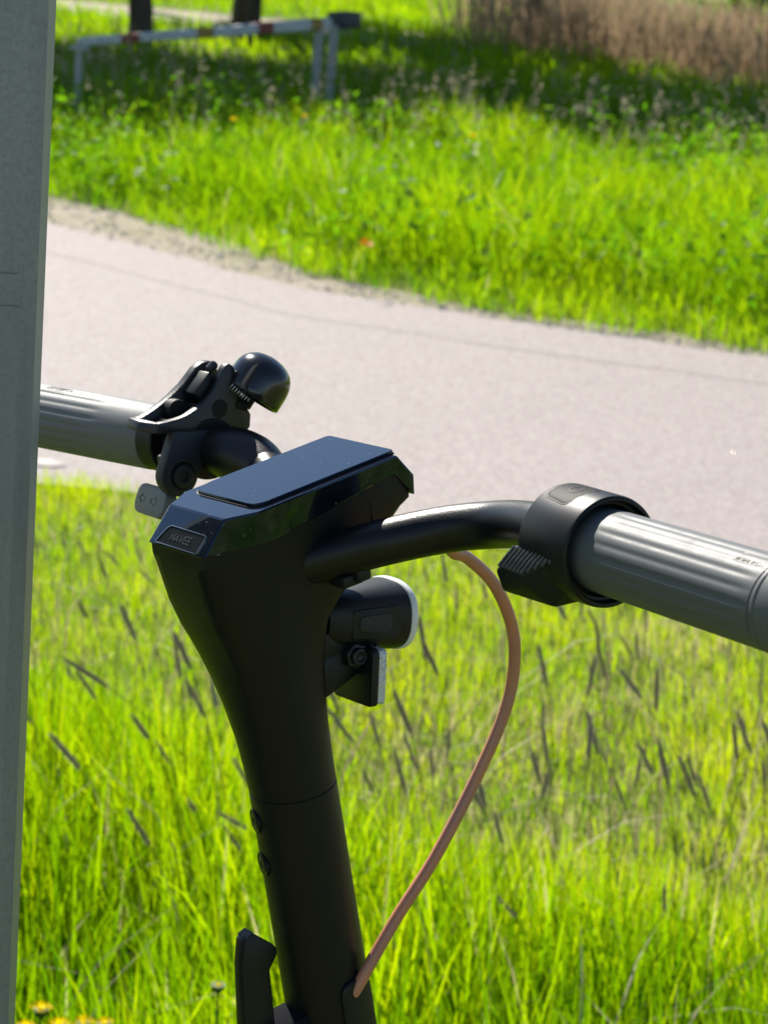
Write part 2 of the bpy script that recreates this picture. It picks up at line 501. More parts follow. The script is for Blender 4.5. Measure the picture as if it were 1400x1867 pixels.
# far gravel road behind the trees
band("far_gravel_road", list(np.linspace(-60, 40, 40)), lambda x: 28.2 - 0.25 * (x + 4), lambda x: 31.5 - 0.25 * (x + 4), 0.010, M_gravel)

# ------------------------------------------------------------------ the scooter
def vec(a):
    return Vector([c * 0.001 for c in a])         # millimetres in the stem's own frame

H0 = 1.14
AX = Matrix(((0.62276, 0.75279, -0.21327), (-0.77737, 0.62621, -0.05962), (0.08867, 0.20291, 0.97517)))
HEAD = Vector((-0.05594, 0.96786, 1.11838))
scooter = link("electric_scooter", None)
base_w = HEAD + AX @ Vector((0, 0, -H0))
scooter.matrix_world = Matrix.Translation(base_w) @ AX.to_4x4()
tag(scooter, "black electric scooter with grey ribbed handlebar grips, parked in front of the road", "scooter")

def part(name, mb, m, parent=None, **k):
    p = parent or scooter
    me = mb if isinstance(mb, bpy.types.Mesh) else mb.mesh(name, m, **k)
    return link(name, me, p, (0, 0, H0) if p is scooter else (0, 0, 0))

X, Y, Z = Vector((1, 0, 0)), Vector((0, 1, 0)), Vector((0, 0, 1))
UP0 = Vector((0, 0.204, 0.979)).normalized()
FW0 = Vector((0, 0.979, -0.204)).normalized()
lv = lambda a, b, x=0.0: Vector((x, 0, -H0)) + FW0 * a + UP0 * b

# stem tube
stem = part("stem", MB().lathe([(-1.02, .0215), (-.60, .0208), (-.118, .0202), (-.1152, .0202), (-.1149, .0196), (-.1139, .0196)], (0, 0, 0), Z, 48), M_shell)
def socket_bolt(parent, c, n, r, h, m=M_bolt):
    c, n = Vector(c), Vector(n).normalized()
    b = MB().lathe([(-.002, r), (h * 0.75, r), (h, r * 0.86), (h, r * 0.5), (h * 0.25, r * 0.46)], c, n, 24)
    return part("bolt", b, m, parent, angle=25)
for q, ang in (((-5.6, -127), 0), ((-4.8, -148.5), 0)):
    a = math.asin(q[0] / 20.2)
    nrm = Vector((math.sin(a), -math.cos(a), 0))
    socket_bolt(stem, nrm * 0.0200 + Z * (q[1] * .001), nrm, 0.0040, 0.0010)
    ring = MB().lathe([(-.001, .0058), (.0004, .0058), (.0006, .0054), (.0003, .0046)], nrm * 0.0203 + Z * (q[1] * .001), nrm, 28)
    part("bolt_collar", ring, M_shell, stem)

part("seam_ring", MB().lathe([(-.1151, .0198), (-.1140, .0198)], (0, 0, 0), Z, 48), M_deep, stem)
# head housing: hexagonal box that narrows to the round stem
hz = [-114, -101, -88, -71, -56, -44, -36, -28, -15, 0, 4, 7.0]
h_rear = [20.1, 20.9, 22.0, 24.4, 27.2, 29.8, 31.8, 33.9, 36.6, 38.6, 38.9, 39.0]
h_front = [20.1, 20.1, 20.2, 20.5, 20.8, 21.6, 23.5, 30.0, 44.5, 60.5, 65.0, 70.6]
h_half = [20.1, 20.2, 20.3, 20.6, 21.1, 21.8, 22.4, 23.2, 24.6, 25.9, 26.2, 26.6]
h_mix = [0.0, 0.03, 0.09, 0.24, 0.42, 0.6, 0.72, 0.82, 0.93, 1.0, 1.0, 1.0]
def hex_section(yr, yf, w, mixv, z, n=72):
    hexp = [(-w * .82, -yr), (w * .82, -yr), (w, -yr * .22), (w, yf - 2.5), (w - 2.5, yf), (-w + 2.5, yf), (-w, yf - 2.5), (-w, -yr * .22)]
    cy = (yf - yr) / 2 if mixv > 0.5 else 0.0
    cy = (yf - yr) / 2 * mixv
    pts = []
    for k in range(n):
        a = 2 * math.pi * k / n
        d = (math.cos(a), math.sin(a))
        best = None
        for i in range(len(hexp)):
            x1, y1 = hexp[i]; x2, y2 = hexp[(i + 1) % len(hexp)]
            y1, y2 = y1 - cy, y2 - cy
            den = d[0] * (y2 - y1) - d[1] * (x2 - x1)
            if abs(den) < 1e-9:
                continue
            t = (x1 * (y2 - y1) - y1 * (x2 - x1)) / den
            u = (x1 * d[1] - y1 * d[0]) / den
            if t > 0 and -1e-6 <= u <= 1 + 1e-6:
                best = t if best is None else min(best, t)
        ry = (yf + yr) / 2
        e = 1 / math.sqrt((d[0] / w) ** 2 + (d[1] / ry) ** 2)
        if mixv < 0.5:
            cyr = (yf - yr) / 2
            # ellipse centred between rear and front
            e_pt = (d[0] * e, d[1] * e + cyr)
        else:
            e_pt = (d[0] * e, d[1] * e + (yf - yr) / 2)
        h_pt = (d[0] * best, d[1] * best + cy)
        pts.append(vec((e_pt[0] * (1 - mixv) + h_pt[0] * mixv, e_pt[1] * (1 - mixv) + h_pt[1] * mixv, z)))
    return pts
rings = []
for i in range(len(hz)):
    rings.append(hex_section(h_rear[i], h_front[i], h_half[i], h_mix[i], hz[i]))
capz = lambda y: float(np.interp(y, [-40, -6, 62, 71.5], [11.4, 10.6, 20.4, 7.8]))
top1 = hex_section(38.8, 70.8, 26.7, 1.0, 0)
ring_t = []
for p in top1:
    y = p.y * 1000
    ring_t.append(vec((p.x * 1000, y, capz(y) + (0.4 if y < 60 else -0.2))))
rings.append(ring_t)
head = part("head_housing", MB().loft(rings), M_shell, angle=50)
part("panel_seam", MB().box(vec((25.1, 47, 1)), (.0017, .00018, .011)), M_deep, head)

# glossy cap with the display
def xoff(y):
    return float(np.interp(y, [-40, 64], [2.0, 0.2]))
B_ = [(-22.3, -39.3, 11.5), (21.5, -39.3, 11.5), (27.2, -6.8, 10.3), (27.6, 62, 20.3), (27.2, 71.6, 7.4)]
T_ = [(-19.6, -26.4, 25.7), (22.5, -26.4, 25.7), (29.6, -13.3, 26.1), (28.3, 64, 28.6), (27.6, 72.4, 17.0)]
Bl = [B_[0], B_[1], B_[2], B_[3], B_[4], (-27.2, 71.6, 7.4), (-27.6, 62, 20.3), (-26.4, -6.8, 10.3)]
Tl = [T_[0], T_[1], T_[2], T_[3], T_[4], (-27.6, 72.4, 17.0), (-28.3, 64, 28.6), (-28.0, -13.3, 26.1)]
vs = [vec(p) for p in Bl] + [vec(p) for p in Tl]
t = lambda i: 8 + i
fs = [(t(0), t(1), t(2), t(3), t(6), t(7)), (0, 1, t(1), t(0)), (1, 2, t(2), t(1)), (2, 3, t(3), t(2)), (3, 4, t(4), t(3)),
      (t(3), t(4), t(5), t(6)), (4, 5, t(5), t(4)), (5, 6, t(6), t(5)), (6, 7, t(7), t(6)), (7, 0, t(0), t(7)),
      (0, 7, 2, 1), (7, 6, 3, 2), (6, 5, 4, 3)]
cap = part("display_cap", MB().add(vs, fs), M_gloss, bevel=.0008, seg=3, bev_angle=14, angle=9)
# raised screen glass on the cap
def round_poly(pts, r, n=6):
    out = []
    m_ = len(pts)
    for i in range(m_):
        p0, p1, p2 = (np.array(pts[(i + k) % m_], float) for k in (-1, 0, 1))
        d0, d1 = (p0 - p1) / np.linalg.norm(p0 - p1), (p2 - p1) / np.linalg.norm(p2 - p1)
        rr = min(r if not isinstance(r, (list, tuple)) else r[i], 0.45 * np.linalg.norm(p0 - p1), 0.45 * np.linalg.norm(p2 - p1))
        a, b = p1 + d0 * rr, p1 + d1 * rr
        for k in range(n + 1):
            s = k / n
            out.append(tuple(a * (1 - s) ** 2 + 2 * p1 * s * (1 - s) + b * s * s))
    return out
topz = lambda y: 25.7 + 2.9 * (y + 26.4) / 90.4
scr = round_poly([(-21.5, -12.2), (25.0, -11.2), (24.0, 66.2), (-25.2, 66.2), (-24.6, -2.0)], [5, 7, 2.5, 2.5, 6])
def scr_ring(off, dz):
    c = np.mean(scr, axis=0)
    out = []
    for p in scr:
        q = np.array(p)
        q = q + (c - q) / np.linalg.norm(c - q) * off
        out.append(vec((q[0], q[1], topz(q[1]) + dz)))
    return out
part("screen_gap", MB().loft([scr_ring(-0.55, -0.6), scr_ring(-0.55, 0.12), scr_ring(0.1, 0.12)]), M_deep, cap)
part("screen_glass", MB().loft([scr_ring(0.15, 0.0), scr_ring(0.15, 1.05), scr_ring(0.30, 1.35), scr_ring(0.55, 1.42)]), M_gloss, cap, smooth=False)

# lettering made of short bars
GL = {"N": [[(0, 0), (.12, .78), (.28, 1), (.36, .98), (.62, .0), (.74, .02), (.9, 1)]],
      "n": [[(0, 0), (0, 1)], [(0, .95), (.72, .05)], [(.72, 0), (.72, 1)]],
      "A": [[(0, 0), (.42, 1), (.84, 0)], [(.30, .25), (.56, .25)]],
      "V": [[(0, 1), (.4, 0), (.8, 1)]],
      "E": [[(0, 0), (0, 1)], [(0, 1), (.6, 1)], [(0, .5), (.52, .5)], [(0, 0), (.6, 0)]]}
def strokes(word, height, slant=0.28, gap=0.24):
    out, x0 = [], 0.0
    for ch in word:
        g = GL["n" if ch == "N" else ch]
        w = max(p[0] for s in g for p in s)
        for s in g:
            for a, b in zip(s[:-1], s[1:]):
                out.append([((p[0] + x0 + slant * p[1]) * height, p[1] * height) for p in (a, b)])
        x0 += w + gap
    return out, (x0 - gap + slant) * height
def strip(mb, f, a, b, wd, lift):
    """flat bar from a to b on the surface f(u, v, lift)"""
    a, b = np.array(a), np.array(b)
    d = (b - a) / max(np.linalg.norm(b - a), 1e-9)
    n = np.array([-d[1], d[0]]) * wd / 2
    a, b = a - d * wd * .25, b + d * wd * .25
    q = [a - n, b - n, b + n, a + n]
    mb.loft([[f(p[0], p[1], -lift * 0.3) for p in q], [f(p[0], p[1], lift) for p in q]])
def polyline(mb, f, pts, wd, lift, closed=False):
    pts = list(pts) + ([pts[0]] if closed else [])
    for a, b in zip(pts[:-1], pts[1:]):
        strip(mb, f, a, b, wd, lift)

b0, b1 = Vector(vec((0, -39.3, 11.5))), Vector(vec((0, -26.4, 25.7)))
bu = (b1 - b0).normalized()
bnrm = Vector((1, 0, 0)).cross(bu).normalized()
fb = lambda u, v, l: b0 + X * (u * .001) + bu * (v * .001) + bnrm * (l * .001)
frame_pts = round_poly([(-16.6, 1.3), (15.6, 1.2), (17.4, 10.0), (-11.8, 10.2)], [0.8, 0.8, 2.2, 3.2])
plate = part("maker_badge", MB().loft([[fb(p[0], p[1], -.6) for p in frame_pts], [fb(p[0], p[1], .35) for p in frame_pts]]), M_badge, cap)
mb = MB()
polyline(mb, fb, frame_pts, 0.34, 0.62, True)
part("badge_rim", mb, M_silver, plate)
mb = MB()
st, wd = strokes("NAVEE", 3.3)
for s in st:
    strip(mb, fb, (s[0][0] - wd / 2 + .6, s[0][1] + 3.9), (s[1][0] - wd / 2 + .6, s[1][1] + 3.9), 0.62, 0.5)
part("badge_letters", mb, M_logo, plate)

# handlebar: one bent tube
half = [(10, 8, -10), (25, 21, -6.3), (45, 38.5, -1.2), (64, 57.0, 2.0), (86, 66.2, 5.2), (108, 64.5, 9.5), (135, 56.8, 14.2), (165.3, 50.8, 15.0), (215, 44.3, 16.4), (285, 35, 18.2)]
right_path = cat_rom([vec(p) for p in half], 8)
left_path = [(-p[0], p[1], p[2]) for p in right_path]
bar = MB().tube(left_path[::-1] + right_path, .0103, 32)
handlebar = part("handlebar", bar, M_paint)
# cable guide below the bar
part("cable_guide", MB().box(vec((31, 25, -16.0)), (.0065, .006, .003)).box(vec((37, 29, -13.5)), (.0035, .004, .004)), M_plastic, handlebar, bevel=.0018)

GI, GA = Vector(vec((165.3, 50.8, 15.0))), Vector((0.99111, -0.13036, 0.02666))
G1 = (Z - GA * GA.z).normalized()
G2 = G1.cross(GA)                                   # forward
def gframe(sgn):
    m_ = Matrix.Diagonal(Vector((sgn, 1, 1)))
    return m_ @ GI, m_ @ GA, m_ @ G1, m_ @ G2
def on_grip(sgn, r):
    o, a, e1, e2 = gframe(sgn)
    def f(s, ang, lift):                            # s in mm, ang in mm of arc from the top, + forward
        th = ang / (r * 1000)
        return o + a * (s * .001) + (e1 * math.cos(th) + e2 * math.sin(th)) * (r + lift * .001)
    return f
for sgn in (1, -1):
    o, a, e1, e2 = gframe(sgn)
    def flute(d, ang, sgn=sgn):
        env = float(np.interp(d * 1000, [18, 30, 112, 117], [0, 1, 1, 0]))
        ang2 = ang if sgn > 0 else -ang
        c = (1 + math.cos(20 * ang + 0.0)) / 2
        return -0.00042 * env * (c ** 2.2)
    prof = [(-.012, .0156), (-.0114, .0163), (-.008, .0167), (.004, .0168), (.016, .01685), (.022, .0169)]
    prof += [(.024 + k * .0048, .0169 + 0.0003 * k / 19) for k in range(20)] + [(.1180, .0171), (.1183, .0166), (.1190, .0166), (.1193, .0174), (.121, .0176), (.1216, .0172), (.1222, .0172), (.1228, .0178), (.137, .0178), (.1395, .0168), (.1400, .0140)]
    g = part("grip", MB().lathe(prof, o, a, 160, up=e1, mod=flute), M_grip, angle=40)
    f = on_grip(sgn, .01685)
    mb = MB()
    st, wd = strokes("NAVEE", 3.1)
    s_mid = 109.0
    rd = (lambda u: s_mid + u - wd / 2) if sgn > 0 else (lambda u: 68.0 - u + wd / 2)
    cang = -3.9 if sgn > 0 else -1.2
    fl = lambda u, v, l: f(rd(u), cang - 1.55 + v, l)
    if sgn > 0:
        oc = round_poly([(-1.4, -0.7), (wd + 1.6, -0.7), (wd + 2.2, 4.1), (0.1, 4.1)], [.3, .5, 1.4, 1.4], 4)
    else:
        oc = round_poly([(-1.4, -0.7), (wd + 1.6, -0.7), (wd + 2.2, 4.1), (0.1, 4.1)], [.3, .5, .4, 1.4], 4)
    n0 = len(oc)
    polyline(mb, fl, oc, 0.45, 0.32, True)
    for s in st:
        strip(mb, fl, s[0], s[1], 0.42, 0.32)
    part("grip_lettering", mb, M_ink, g)
    # smooth panel behind the lettering
    pn = round_poly([(-3.2, -1.6), (wd + 4.0, -1.6), (wd + 4.6, 5.0), (-2.4, 5.0)], 1.6, 4)
    part("lettering_panel", MB().loft([[fl(u, v, -.8) for u, v in pn], [fl(u, v, 0.10) for u, v in pn], [fl(u * .98 + .01 * wd, v * .96 + .05, 0.18) for u, v in pn]]), M_grip, g)

# throttle ring, power button and thumb paddle on the right
o, a, e1, e2 = gframe(1)
ring = part("throttle_housing", MB().lathe([(-.0185, .0125), (-.0190, .0150), (-.0186, .0207), (-.0176, .0221), (-.0162, .0225), (.0126, .0225), (.0140, .0222), (.0146, .0215), (.0146, .0205), (.0138, .0200), (.0110, .0198), (.0108, .0190), (.0108, .0186), (.004, .0183), (.003, .0166)], o, a, 64, up=e1, caps=(True, False)), M_plastic, angle=30)
fr = on_grip(1, .0225)
bt = round_poly([(-14.6, -8.6), (2.6, -10.8), (4.2, 5.4), (-1.6, 8.2), (-14.2, 4.0)], [3.5, 4, 1.6, 1.5, 4])
subd = []
for i in range(len(bt)):
    p0, p1 = np.array(bt[i]), np.array(bt[(i + 1) % len(bt)])
    for k in range(3):
        subd.append(tuple(p0 + (p1 - p0) * k / 3))
mb = MB()
polyline(mb, fr, subd, 0.8, 0.12, True)
part("button_outline", mb, M_deep, ring)
cb = np.mean(bt, axis=0)
shr = lambda k, l: [fr(cb[0] + (p[0] - cb[0]) * k, cb[1] + (p[1] - cb[1]) * k, l) for p in subd]
btn = part("power_button", MB().loft([shr(.93, -.3), shr(.95, .08), shr(.94, .11), shr(.8, .11), shr(.6, .11), shr(.4, .11), shr(.2, .11), shr(.05, .11)]), M_button, ring)
mb = MB()
ic = (cb[0] + 0.2, cb[1] + 0.6)
arc = [(ic[0] + 3.3 * math.cos(x), ic[1] + 3.0 * math.sin(x)) for x in np.linspace(R(118), R(422), 22)]
polyline(mb, lambda u, v, l: fr(u, v, l + .12), arc, 0.95, 0.12)
strip(mb, lambda u, v, l: fr(u, v, l + .12), (ic[0], ic[1]), (ic[0] + 0.2, ic[1] + 4.2), 0.75, 0.12)
part("power_symbol", mb, M_deep, btn)

def hull(name, pts, m, parent, bevel=.0012, seg=2):
    bm = bmesh.new()
    for p in pts:
        bm.verts.new(p)
    r = bmesh.ops.convex_hull(bm, input=bm.verts)
    bmesh.ops.delete(bm, geom=[e for e in r["geom_interior"] if isinstance(e, bmesh.types.BMVert)], context='VERTS')
    bmesh.ops.dissolve_limit(bm, angle_limit=R(4), verts=bm.verts, edges=bm.edges)
    ed = [e for e in bm.edges if len(e.link_faces) == 2 and e.calc_face_angle(0) > R(12)]
    bmesh.ops.bevel(bm, geom=ed, offset=bevel, segments=seg, affect='EDGES', profile=0.5, clamp_overlap=True)
    me = bpy.data.meshes.new(name)
    bm.to_mesh(me)
    bm.free()
    me.shade_smooth()
    me.set_sharp_from_angle(angle=R(35))
    me.materials.append(m)
    return part(name, me, m, parent)
P1, P2, P3, P4 = vec((142.5, 31.5, 17.2)), vec((134.8, 27.8, 8.3)), vec((151.3, 27.2, 6.6)), vec((170.5, 29.2, 17.0))
pts = [P1 - Z * .0008 + Y * .001, P2 + vec((-1.2, 0, -1.0)), P3 + vec((.3, -.2, -1.2)), P4 + vec((1, 0, -1)),
       vec((132.6, 28, 5.2)), vec((133.4, 29.5, -3.6)), vec((151.5, 27.2, 3.2)), vec((160.5, 33, -6.5)), vec((171, 31, 6)),
       vec((140, 48, 14)), vec((141, 47, -2)), vec((170, 46, -5)), vec((172, 44, 14))]
paddle = hull("throttle_paddle", pts, M_plastic, ring, .0014, 3)
# ribs across the thumb pad
pn = (P2 - P1).cross(P3 - P1).normalized()
if pn.y > 0:
    pn = -pn
q_ = P2 - P1
pdir = (P4 - P1)
thumb = part("thumb_pad", MB().loft([[p_ - pn * .003 for p_ in (P1, P2, P3, P4)], [p_ + pn * .0004 for p_ in (P1, P2, P3, P4)]]), M_lug, paddle, bevel=.0006)
for k in range(11):
    s0 = 0.035 + k * 0.088
    g_ = max(0.0, (s0 - .59) / .41)
    ra = P1 + pdir * s0 + q_ * .03
    rb = P1 + pdir * s0 + q_ * (.95 * (1 - g_) + .02)
    if (rb - ra).length < .0012:
        continue
    part("paddle_rib", MB().tube([ra + pn * .0005, (ra + rb) / 2 + pn * .0007, rb + pn * .0005], .00068, 8), M_rib, paddle)

# left side: collar, clamp, brake lever with bell, indicator switch
ol, al, e1l, e2l = gframe(-1)
part("grip_collar", MB().lathe([(-.0235, .0120), (-.0235, .0158), (-.0228, .0164), (-.0125, .0166), (-.0118, .0160)], ol, al, 48), M_plastic)
bl_c = vec((-124, 60.2, 12.3))
wx0, wx1 = -117.6, -122.6
def yz(pl, x0, x1):
    return MB().prism([(0, p[0] * .001, p[1] * .001) for p in pl], (x0 * .001, 0, 0), (x1 * .001, 0, 0))
near_wall = [(31.7, 32.9), (37, 32.2), (43.7, 32.0), (49.5, 32.6), (54.7, 34.1), (59, 35.6), (62.4, 37.6), (65.6, 39.8), (68.2, 42.2), (70.4, 45.0), (72.6, 48.3), (75.2, 50.7), (77.6, 50.9), (79.6, 49.0), (80.6, 45.2), (80.0, 41.5), (81.5, 33),
             (85.2, 22.5), (83.6, 16.5), (80, 14), (70, 15.5), (60, 18.5), (50, 22.5), (40, 26.2), (31.0, 27.6)]
far_wall = [(28.4, 34.0), (33, 33.8), (40, 35.6), (46, 37.6), (52, 40.2), (58.7, 43.6), (63, 46.6), (67, 49.6), (71, 51.2), (76, 51.0), (79, 49), (80, 45), (80.5, 35), (81.5, 20), (78, 15), (68, 17), (58, 19.5), (48, 23.5), (38, 27.0), (28, 28.5)]
lever = part("brake_lever", yz(near_wall, wx0, wx1), M_lever, bevel=.0008, seg=2, bev_angle=45, angle=40)
part("lever_cheek", yz(far_wall, -133.2, -138.6), M_lever, lever, bevel=.0008, seg=2, bev_angle=45, angle=40)
tip = [vec((-117.8, 31.2, 32.9)), vec((-117.8, 30.0, 27.8)), vec((-117.8, 34.5, 32.4)), vec((-117.8, 34.5, 28)), vec((-138.3, 27.6, 34.5)), vec((-138.3, 25.2, 30.0)), vec((-138.3, 31.0, 34.0)), vec((-138.3, 31.5, 29)), vec((-128, 24.6, 29.4)), vec((-128, 27.6, 33.9))]
hull("lever_tip", tip, M_lever, lever, .001)
part("lever_bridge", MB().box(vec((-128.5, 66, 40.5)), (.0056, .0070, .0050), (X, Vector((0, .8, .6)), Vector((0, -.6, .8)))), M_plastic, lever, bevel=.0012)
part("lever_web", MB().box(vec((-128, 60, 23)), (.0085, .022, .0025), (X, Vector((0, .96, -.28)), Vector((0, .28, .96)))), M_deep, lever)
part("lever_roller", MB().lathe([(0, .0052), (.0005, .0056), (.007, .0056), (.0075, .0052)], vec((-134.5, 50, 33)), X, 24), M_deep, lever)
part("pivot_pin", MB().lathe([(-.019, .0014), (-.001, .0014)], vec((-119, 58, 33.5)), X, 12), M_bolt, lever)
part("cable_nipple", MB().tube(cat_rom([vec((-128, 65, 44)), vec((-127.5, 69, 47)), vec((-127, 72, 49))], 6), .0012, 8).lathe([(0, .0022), (.004, .0024), (.005, .0016)], vec((-127.2, 71, 48.3)), Vector((0.1, .8, .5)), 12), M_bolt, lever)
socket_bolt(lever, vec((-118.2, 67.6, 30.4)), X, .0036, .0006, M_lever)
part("bolt_ring", MB().lathe([(0, .0048), (.0004, .0048), (.0005, .0038)], vec((-118.0, 67.6, 30.4)), X, 24), M_deep, lever)
# return spring
hel = []
sp0, sp1 = vec((-119.5, 76.5, 41.0)), vec((-119.5, 86, 30.0))
sd = (sp1 - sp0).normalized()
s1 = X.cross(sd).normalized(); s2 = sd.cross(s1)
for k in range(12 * 8 + 1):
    th = 2 * math.pi * k / 12
    hel.append(sp0 + (sp1 - sp0) * (k / 96) + (s1 * math.cos(th) + s2 * math.sin(th)) * .0028)
part("return_spring", MB().tube(hel, .00042, 6), M_steel, lever)
# clamp around the bar with its lug
clamp = part("lever_clamp", MB().lathe([(-.0065, .0112), (-.0065, .0150), (-.006, .0156), (.006, .0156), (.0065, .0150), (.0065, .0112)], bl_c, (1, -.22, -.12), 40), M_plastic)
lug_out = [(60, 22), (38.5, 27)] + [(37.2 + 10.4 * math.cos(R(x)), 5.0 + 10.4 * math.sin(R(x))) for x in range(155, 335, 12)]
lug = part("clamp_lug", yz(lug_out, -114.5, -121.5), M_lug, bevel=.0007, seg=2, bev_angle=40, angle=35)
part("lug_recess", MB().lathe([(-.004, .0072), (.0002, .0072), (.0003, .0066)], vec((-114.5, 38.2, 5.0)), X, 32), M_deep, lug)
part("lug_rim", MB().tube([vec((-114.6, 38.2 + 7.6 * math.cos(x), 5.0 + 7.6 * math.sin(x))) for x in np.linspace(0, 2 * math.pi, 33)], .0007, 8), M_lug, lug)
socket_bolt(lug, vec((-114.4, 38.4, 4.4)), X, .0056, .0018, M_lug)
part("clamp_block", MB().box(vec((-125, 44, 6.5)), (.0045, .010, .008)), M_plastic, clamp, bevel=.0015)
part("lever_mount", MB().box(vec((-128, 66, 22)), (.0075, .017, .006), (X, Vector((0, .97, -.2)), Vector((0, .2, .97)))), M_plastic, clamp, bevel=.002)
slv = [p for p in left_path if -.126 < p[0] < -.078]
part("bar_sleeve", MB().tube(slv, lambda t_: .0104 + .0034 * math.sin(math.pi * min(max(t_, 0), 1)) ** .8, 32), M_paint, handlebar)
# bell dome
bax = Vector((0.16, .69, .70)).normalized()
bc = vec((-119.5, 87.6, 31.2))
dome_prof = [(-.0004, .0139), (0, .0150), (.0004, .0153), (.003, .0153), (.008, .0152), (.0115, .0147), (.0145, .0135), (.0171, .0113), (.0189, .0085), (.0199, .0055), (.0204, .0024), (.0205, .0002)]
dome_prof = [(a_ * 1.08, b_ * 1.03) for a_, b_ in dome_prof]
inner = [(r_[0] - .0007, max(r_[1] - .0008, .0001)) for r_ in dome_prof[2:]][::-1]
bell = part("bell", MB().lathe(inner + dome_prof, bc, bax, 56, caps=(False, False)), M_bell, angle=40)
part("bell_post", MB().tube([bc + bax * -.006, bc + bax * .012], .0035, 12).tube([bc + bax * -.005, vec((-121, 78, 30))], .0042, 12), M_deep, bell)
part("bell_crown", MB().lathe([(.0196, .0052), (.0206, .0048), (.0210, .003), (.0211, .0003)], bc, bax, 24), M_bell, bell)
# indicator switch with two arrows
nP = Vector((-.10, -.86, .50)).normalized()
uP = (X + Z * -.02 - nP * X.dot(nP)).normalized()
vP = nP.cross(uP).normalized()
if vP.z < 0: vP = -vP
cP = vec((-134.0, 29.0, -8.2))
fp = lambda u, v, l: cP + uP * (u * .001) + vP * (v * .001) + nP * (l * .001)
pp = round_poly([(-15.5, -7.6), (15.5, -7.6), (15.5, 7.6), (-15.5, 7.6)], 7.2, 8)
sw = part("indicator_switch", MB().loft([[fp(p[0], p[1], -6) for p in pp], [fp(p[0], p[1], -.8) for p in pp], [fp(p[0] * .985, p[1] * .975, -.2) for p in pp], [fp(p[0] * .95, p[1] * .93, 0) for p in pp]]), M_pad, angle=50)
mb = MB()
polyline(mb, fp, [(-8.2, 2.0), (-11.0, 0.0), (-8.2, -2.2)], .7, .12)
polyline(mb, fp, [(-8.2, 1.1), (-5.4, 1.1), (-5.4, -1.3), (-8.2, -1.3)], .28, .12)
polyline(mb, fp, [(4.6, 2.1), (7.2, 0.0), (4.6, -2.2)], .3, .12)
strip(mb, fp, (1.6, 1.2), (1.6, -1.4), .8, .12)
strip(mb, fp, (4.6, 2.0), (5.3, 1.5), .7, .12)
strip(mb, fp, (4.6, -2.1), (5.3, -1.6), .7, .12)
part("arrow_marks", mb, M_ink, sw)
part("switch_stalk", MB().tube([fp(6, 2, -5.5), vec((-131, 41, 2)), vec((-127, 50, 6))], .0046, 14), M_plastic, sw)

# headlight under the head
def rr_ring(y, cz, hw, hh, e=3.4, n=48):
    out = []
    for k in range(n):
        a_ = 2 * math.pi * k / n
        c_, s_ = math.cos(a_), math.sin(a_)
        out.append(vec((math.copysign(abs(c_) ** (2 / e), c_) * hw, y, cz + math.copysign(abs(s_) ** (2 / e), s_) * hh)))
    return out
def level(v, a=R(-14.0), py=.044, pz=-.049):
    y, z = v.y - py, v.z - pz
    return Vector((v.x, py + y * math.cos(a) - z * math.sin(a), pz + y * math.sin(a) + z * math.cos(a)))
_rr = rr_ring
rr_ring = lambda *k: [level(p_) for p_ in _rr(*k)]
light = part("headlight", MB().loft([rr_ring(24, -46, 13, 10.5, 2.8), rr_ring(30, -46, 16, 12.2, 3), rr_ring(36, -46.2, 17.6, 13.4, 3), rr_ring(52, -46.8, 18.8, 15.0, 2.8), rr_ring(61, -47.2, 19.3, 15.9, 2.6), rr_ring(66, -47.3, 19.3, 16.1, 2.5)]), M_plastic, angle=35)
part("lens_rim", MB().loft([rr_ring(65.5, -47.3, 19.0, 15.9, 2.5), rr_ring(66.4, -47.3, 19.8, 16.6, 2.5), rr_ring(68.6, -47.3, 19.8, 16.6, 2.5), rr_ring(70.0, -47.3, 18.8, 15.7, 2.5), rr_ring(70.4, -47.3, 15.0, 12.4, 2.3)]), M_lens, light)
def side_panel(x, y0, y1, z0, z1, lift, m, name, par):
    pl = round_poly([(y0, z0 + 1.5), (y1, z0), (y1 + 1.5, z0 + 3), (y1 + 1.5, z1 - 3), (y1, z1), (y0, z1 - 1.0)], [1.5, 3.5, 3, 3, 3.5, 1.5], 5)
    c_ = np.mean(pl, axis=0)
    hwy = lambda y: float(np.interp(y, [24, 30, 36, 52, 61, 65], [13, 16, 17.6, 18.8, 19.3, 19.3]))
    rg = lambda k, l: [vec((x * (hwy(c_[0] + (p[0] - c_[0]) * k) + l), c_[0] + (p[0] - c_[0]) * k, c_[1] + (p[1] - c_[1]) * k)) for p in pl]
    rg0 = rg
    rg = lambda k, l: [level(p_) for p_ in rg0(k, l)]
    part(name, MB().loft([rg(1.0, -1.2), rg(1.0, lift), rg(.96, lift + .25)]), m, par)
for sx in (1, -1):
    side_panel(sx, 34, 58, -55, -39.5, .25, M_plastic, "side_panel", light)
    side_panel(sx, 37, 53, -51.5, -42.5, .8, M_lug, "side_inset", light)
# bracket, bolt and front reflector
part("light_bracket", MB().prism([vec((0, 18, -57.5)), vec((0, 42, -57)), vec((0, 47, -64)), vec((0, 44, -69)), vec((0, 18, -76))], (-.011, 0, 0), (.0115, 0, 0)).box(vec((0, 30, -52)), (.012, .010, .006)), M_plastic, light, bevel=.001)
nut = part("bracket_bolt", MB().lathe([(-.002, .0062), (.0030, .0062), (.0036, .0056)], vec((12, 35.5, -60.5)), X, 6).lathe([(.002, .0042), (.0055, .0042), (.0062, .0036), (.0062, .0024), (.0048, .0022)], vec((12, 35.5, -60.5)), X, 20), M_bolt, light, bevel=.0004)
rp = round_poly([(-14.2, -88.0), (14.2, -88.0), (14.2, -61), (-14.2, -61)], [2.5, 2.5, 3.5, 3.5], 4)
rx, ry = 7.6, 37.5
up_ = lambda v: level(v, R(-13.0), .0405, -.061) + vec((0, 2.5, 2.5))
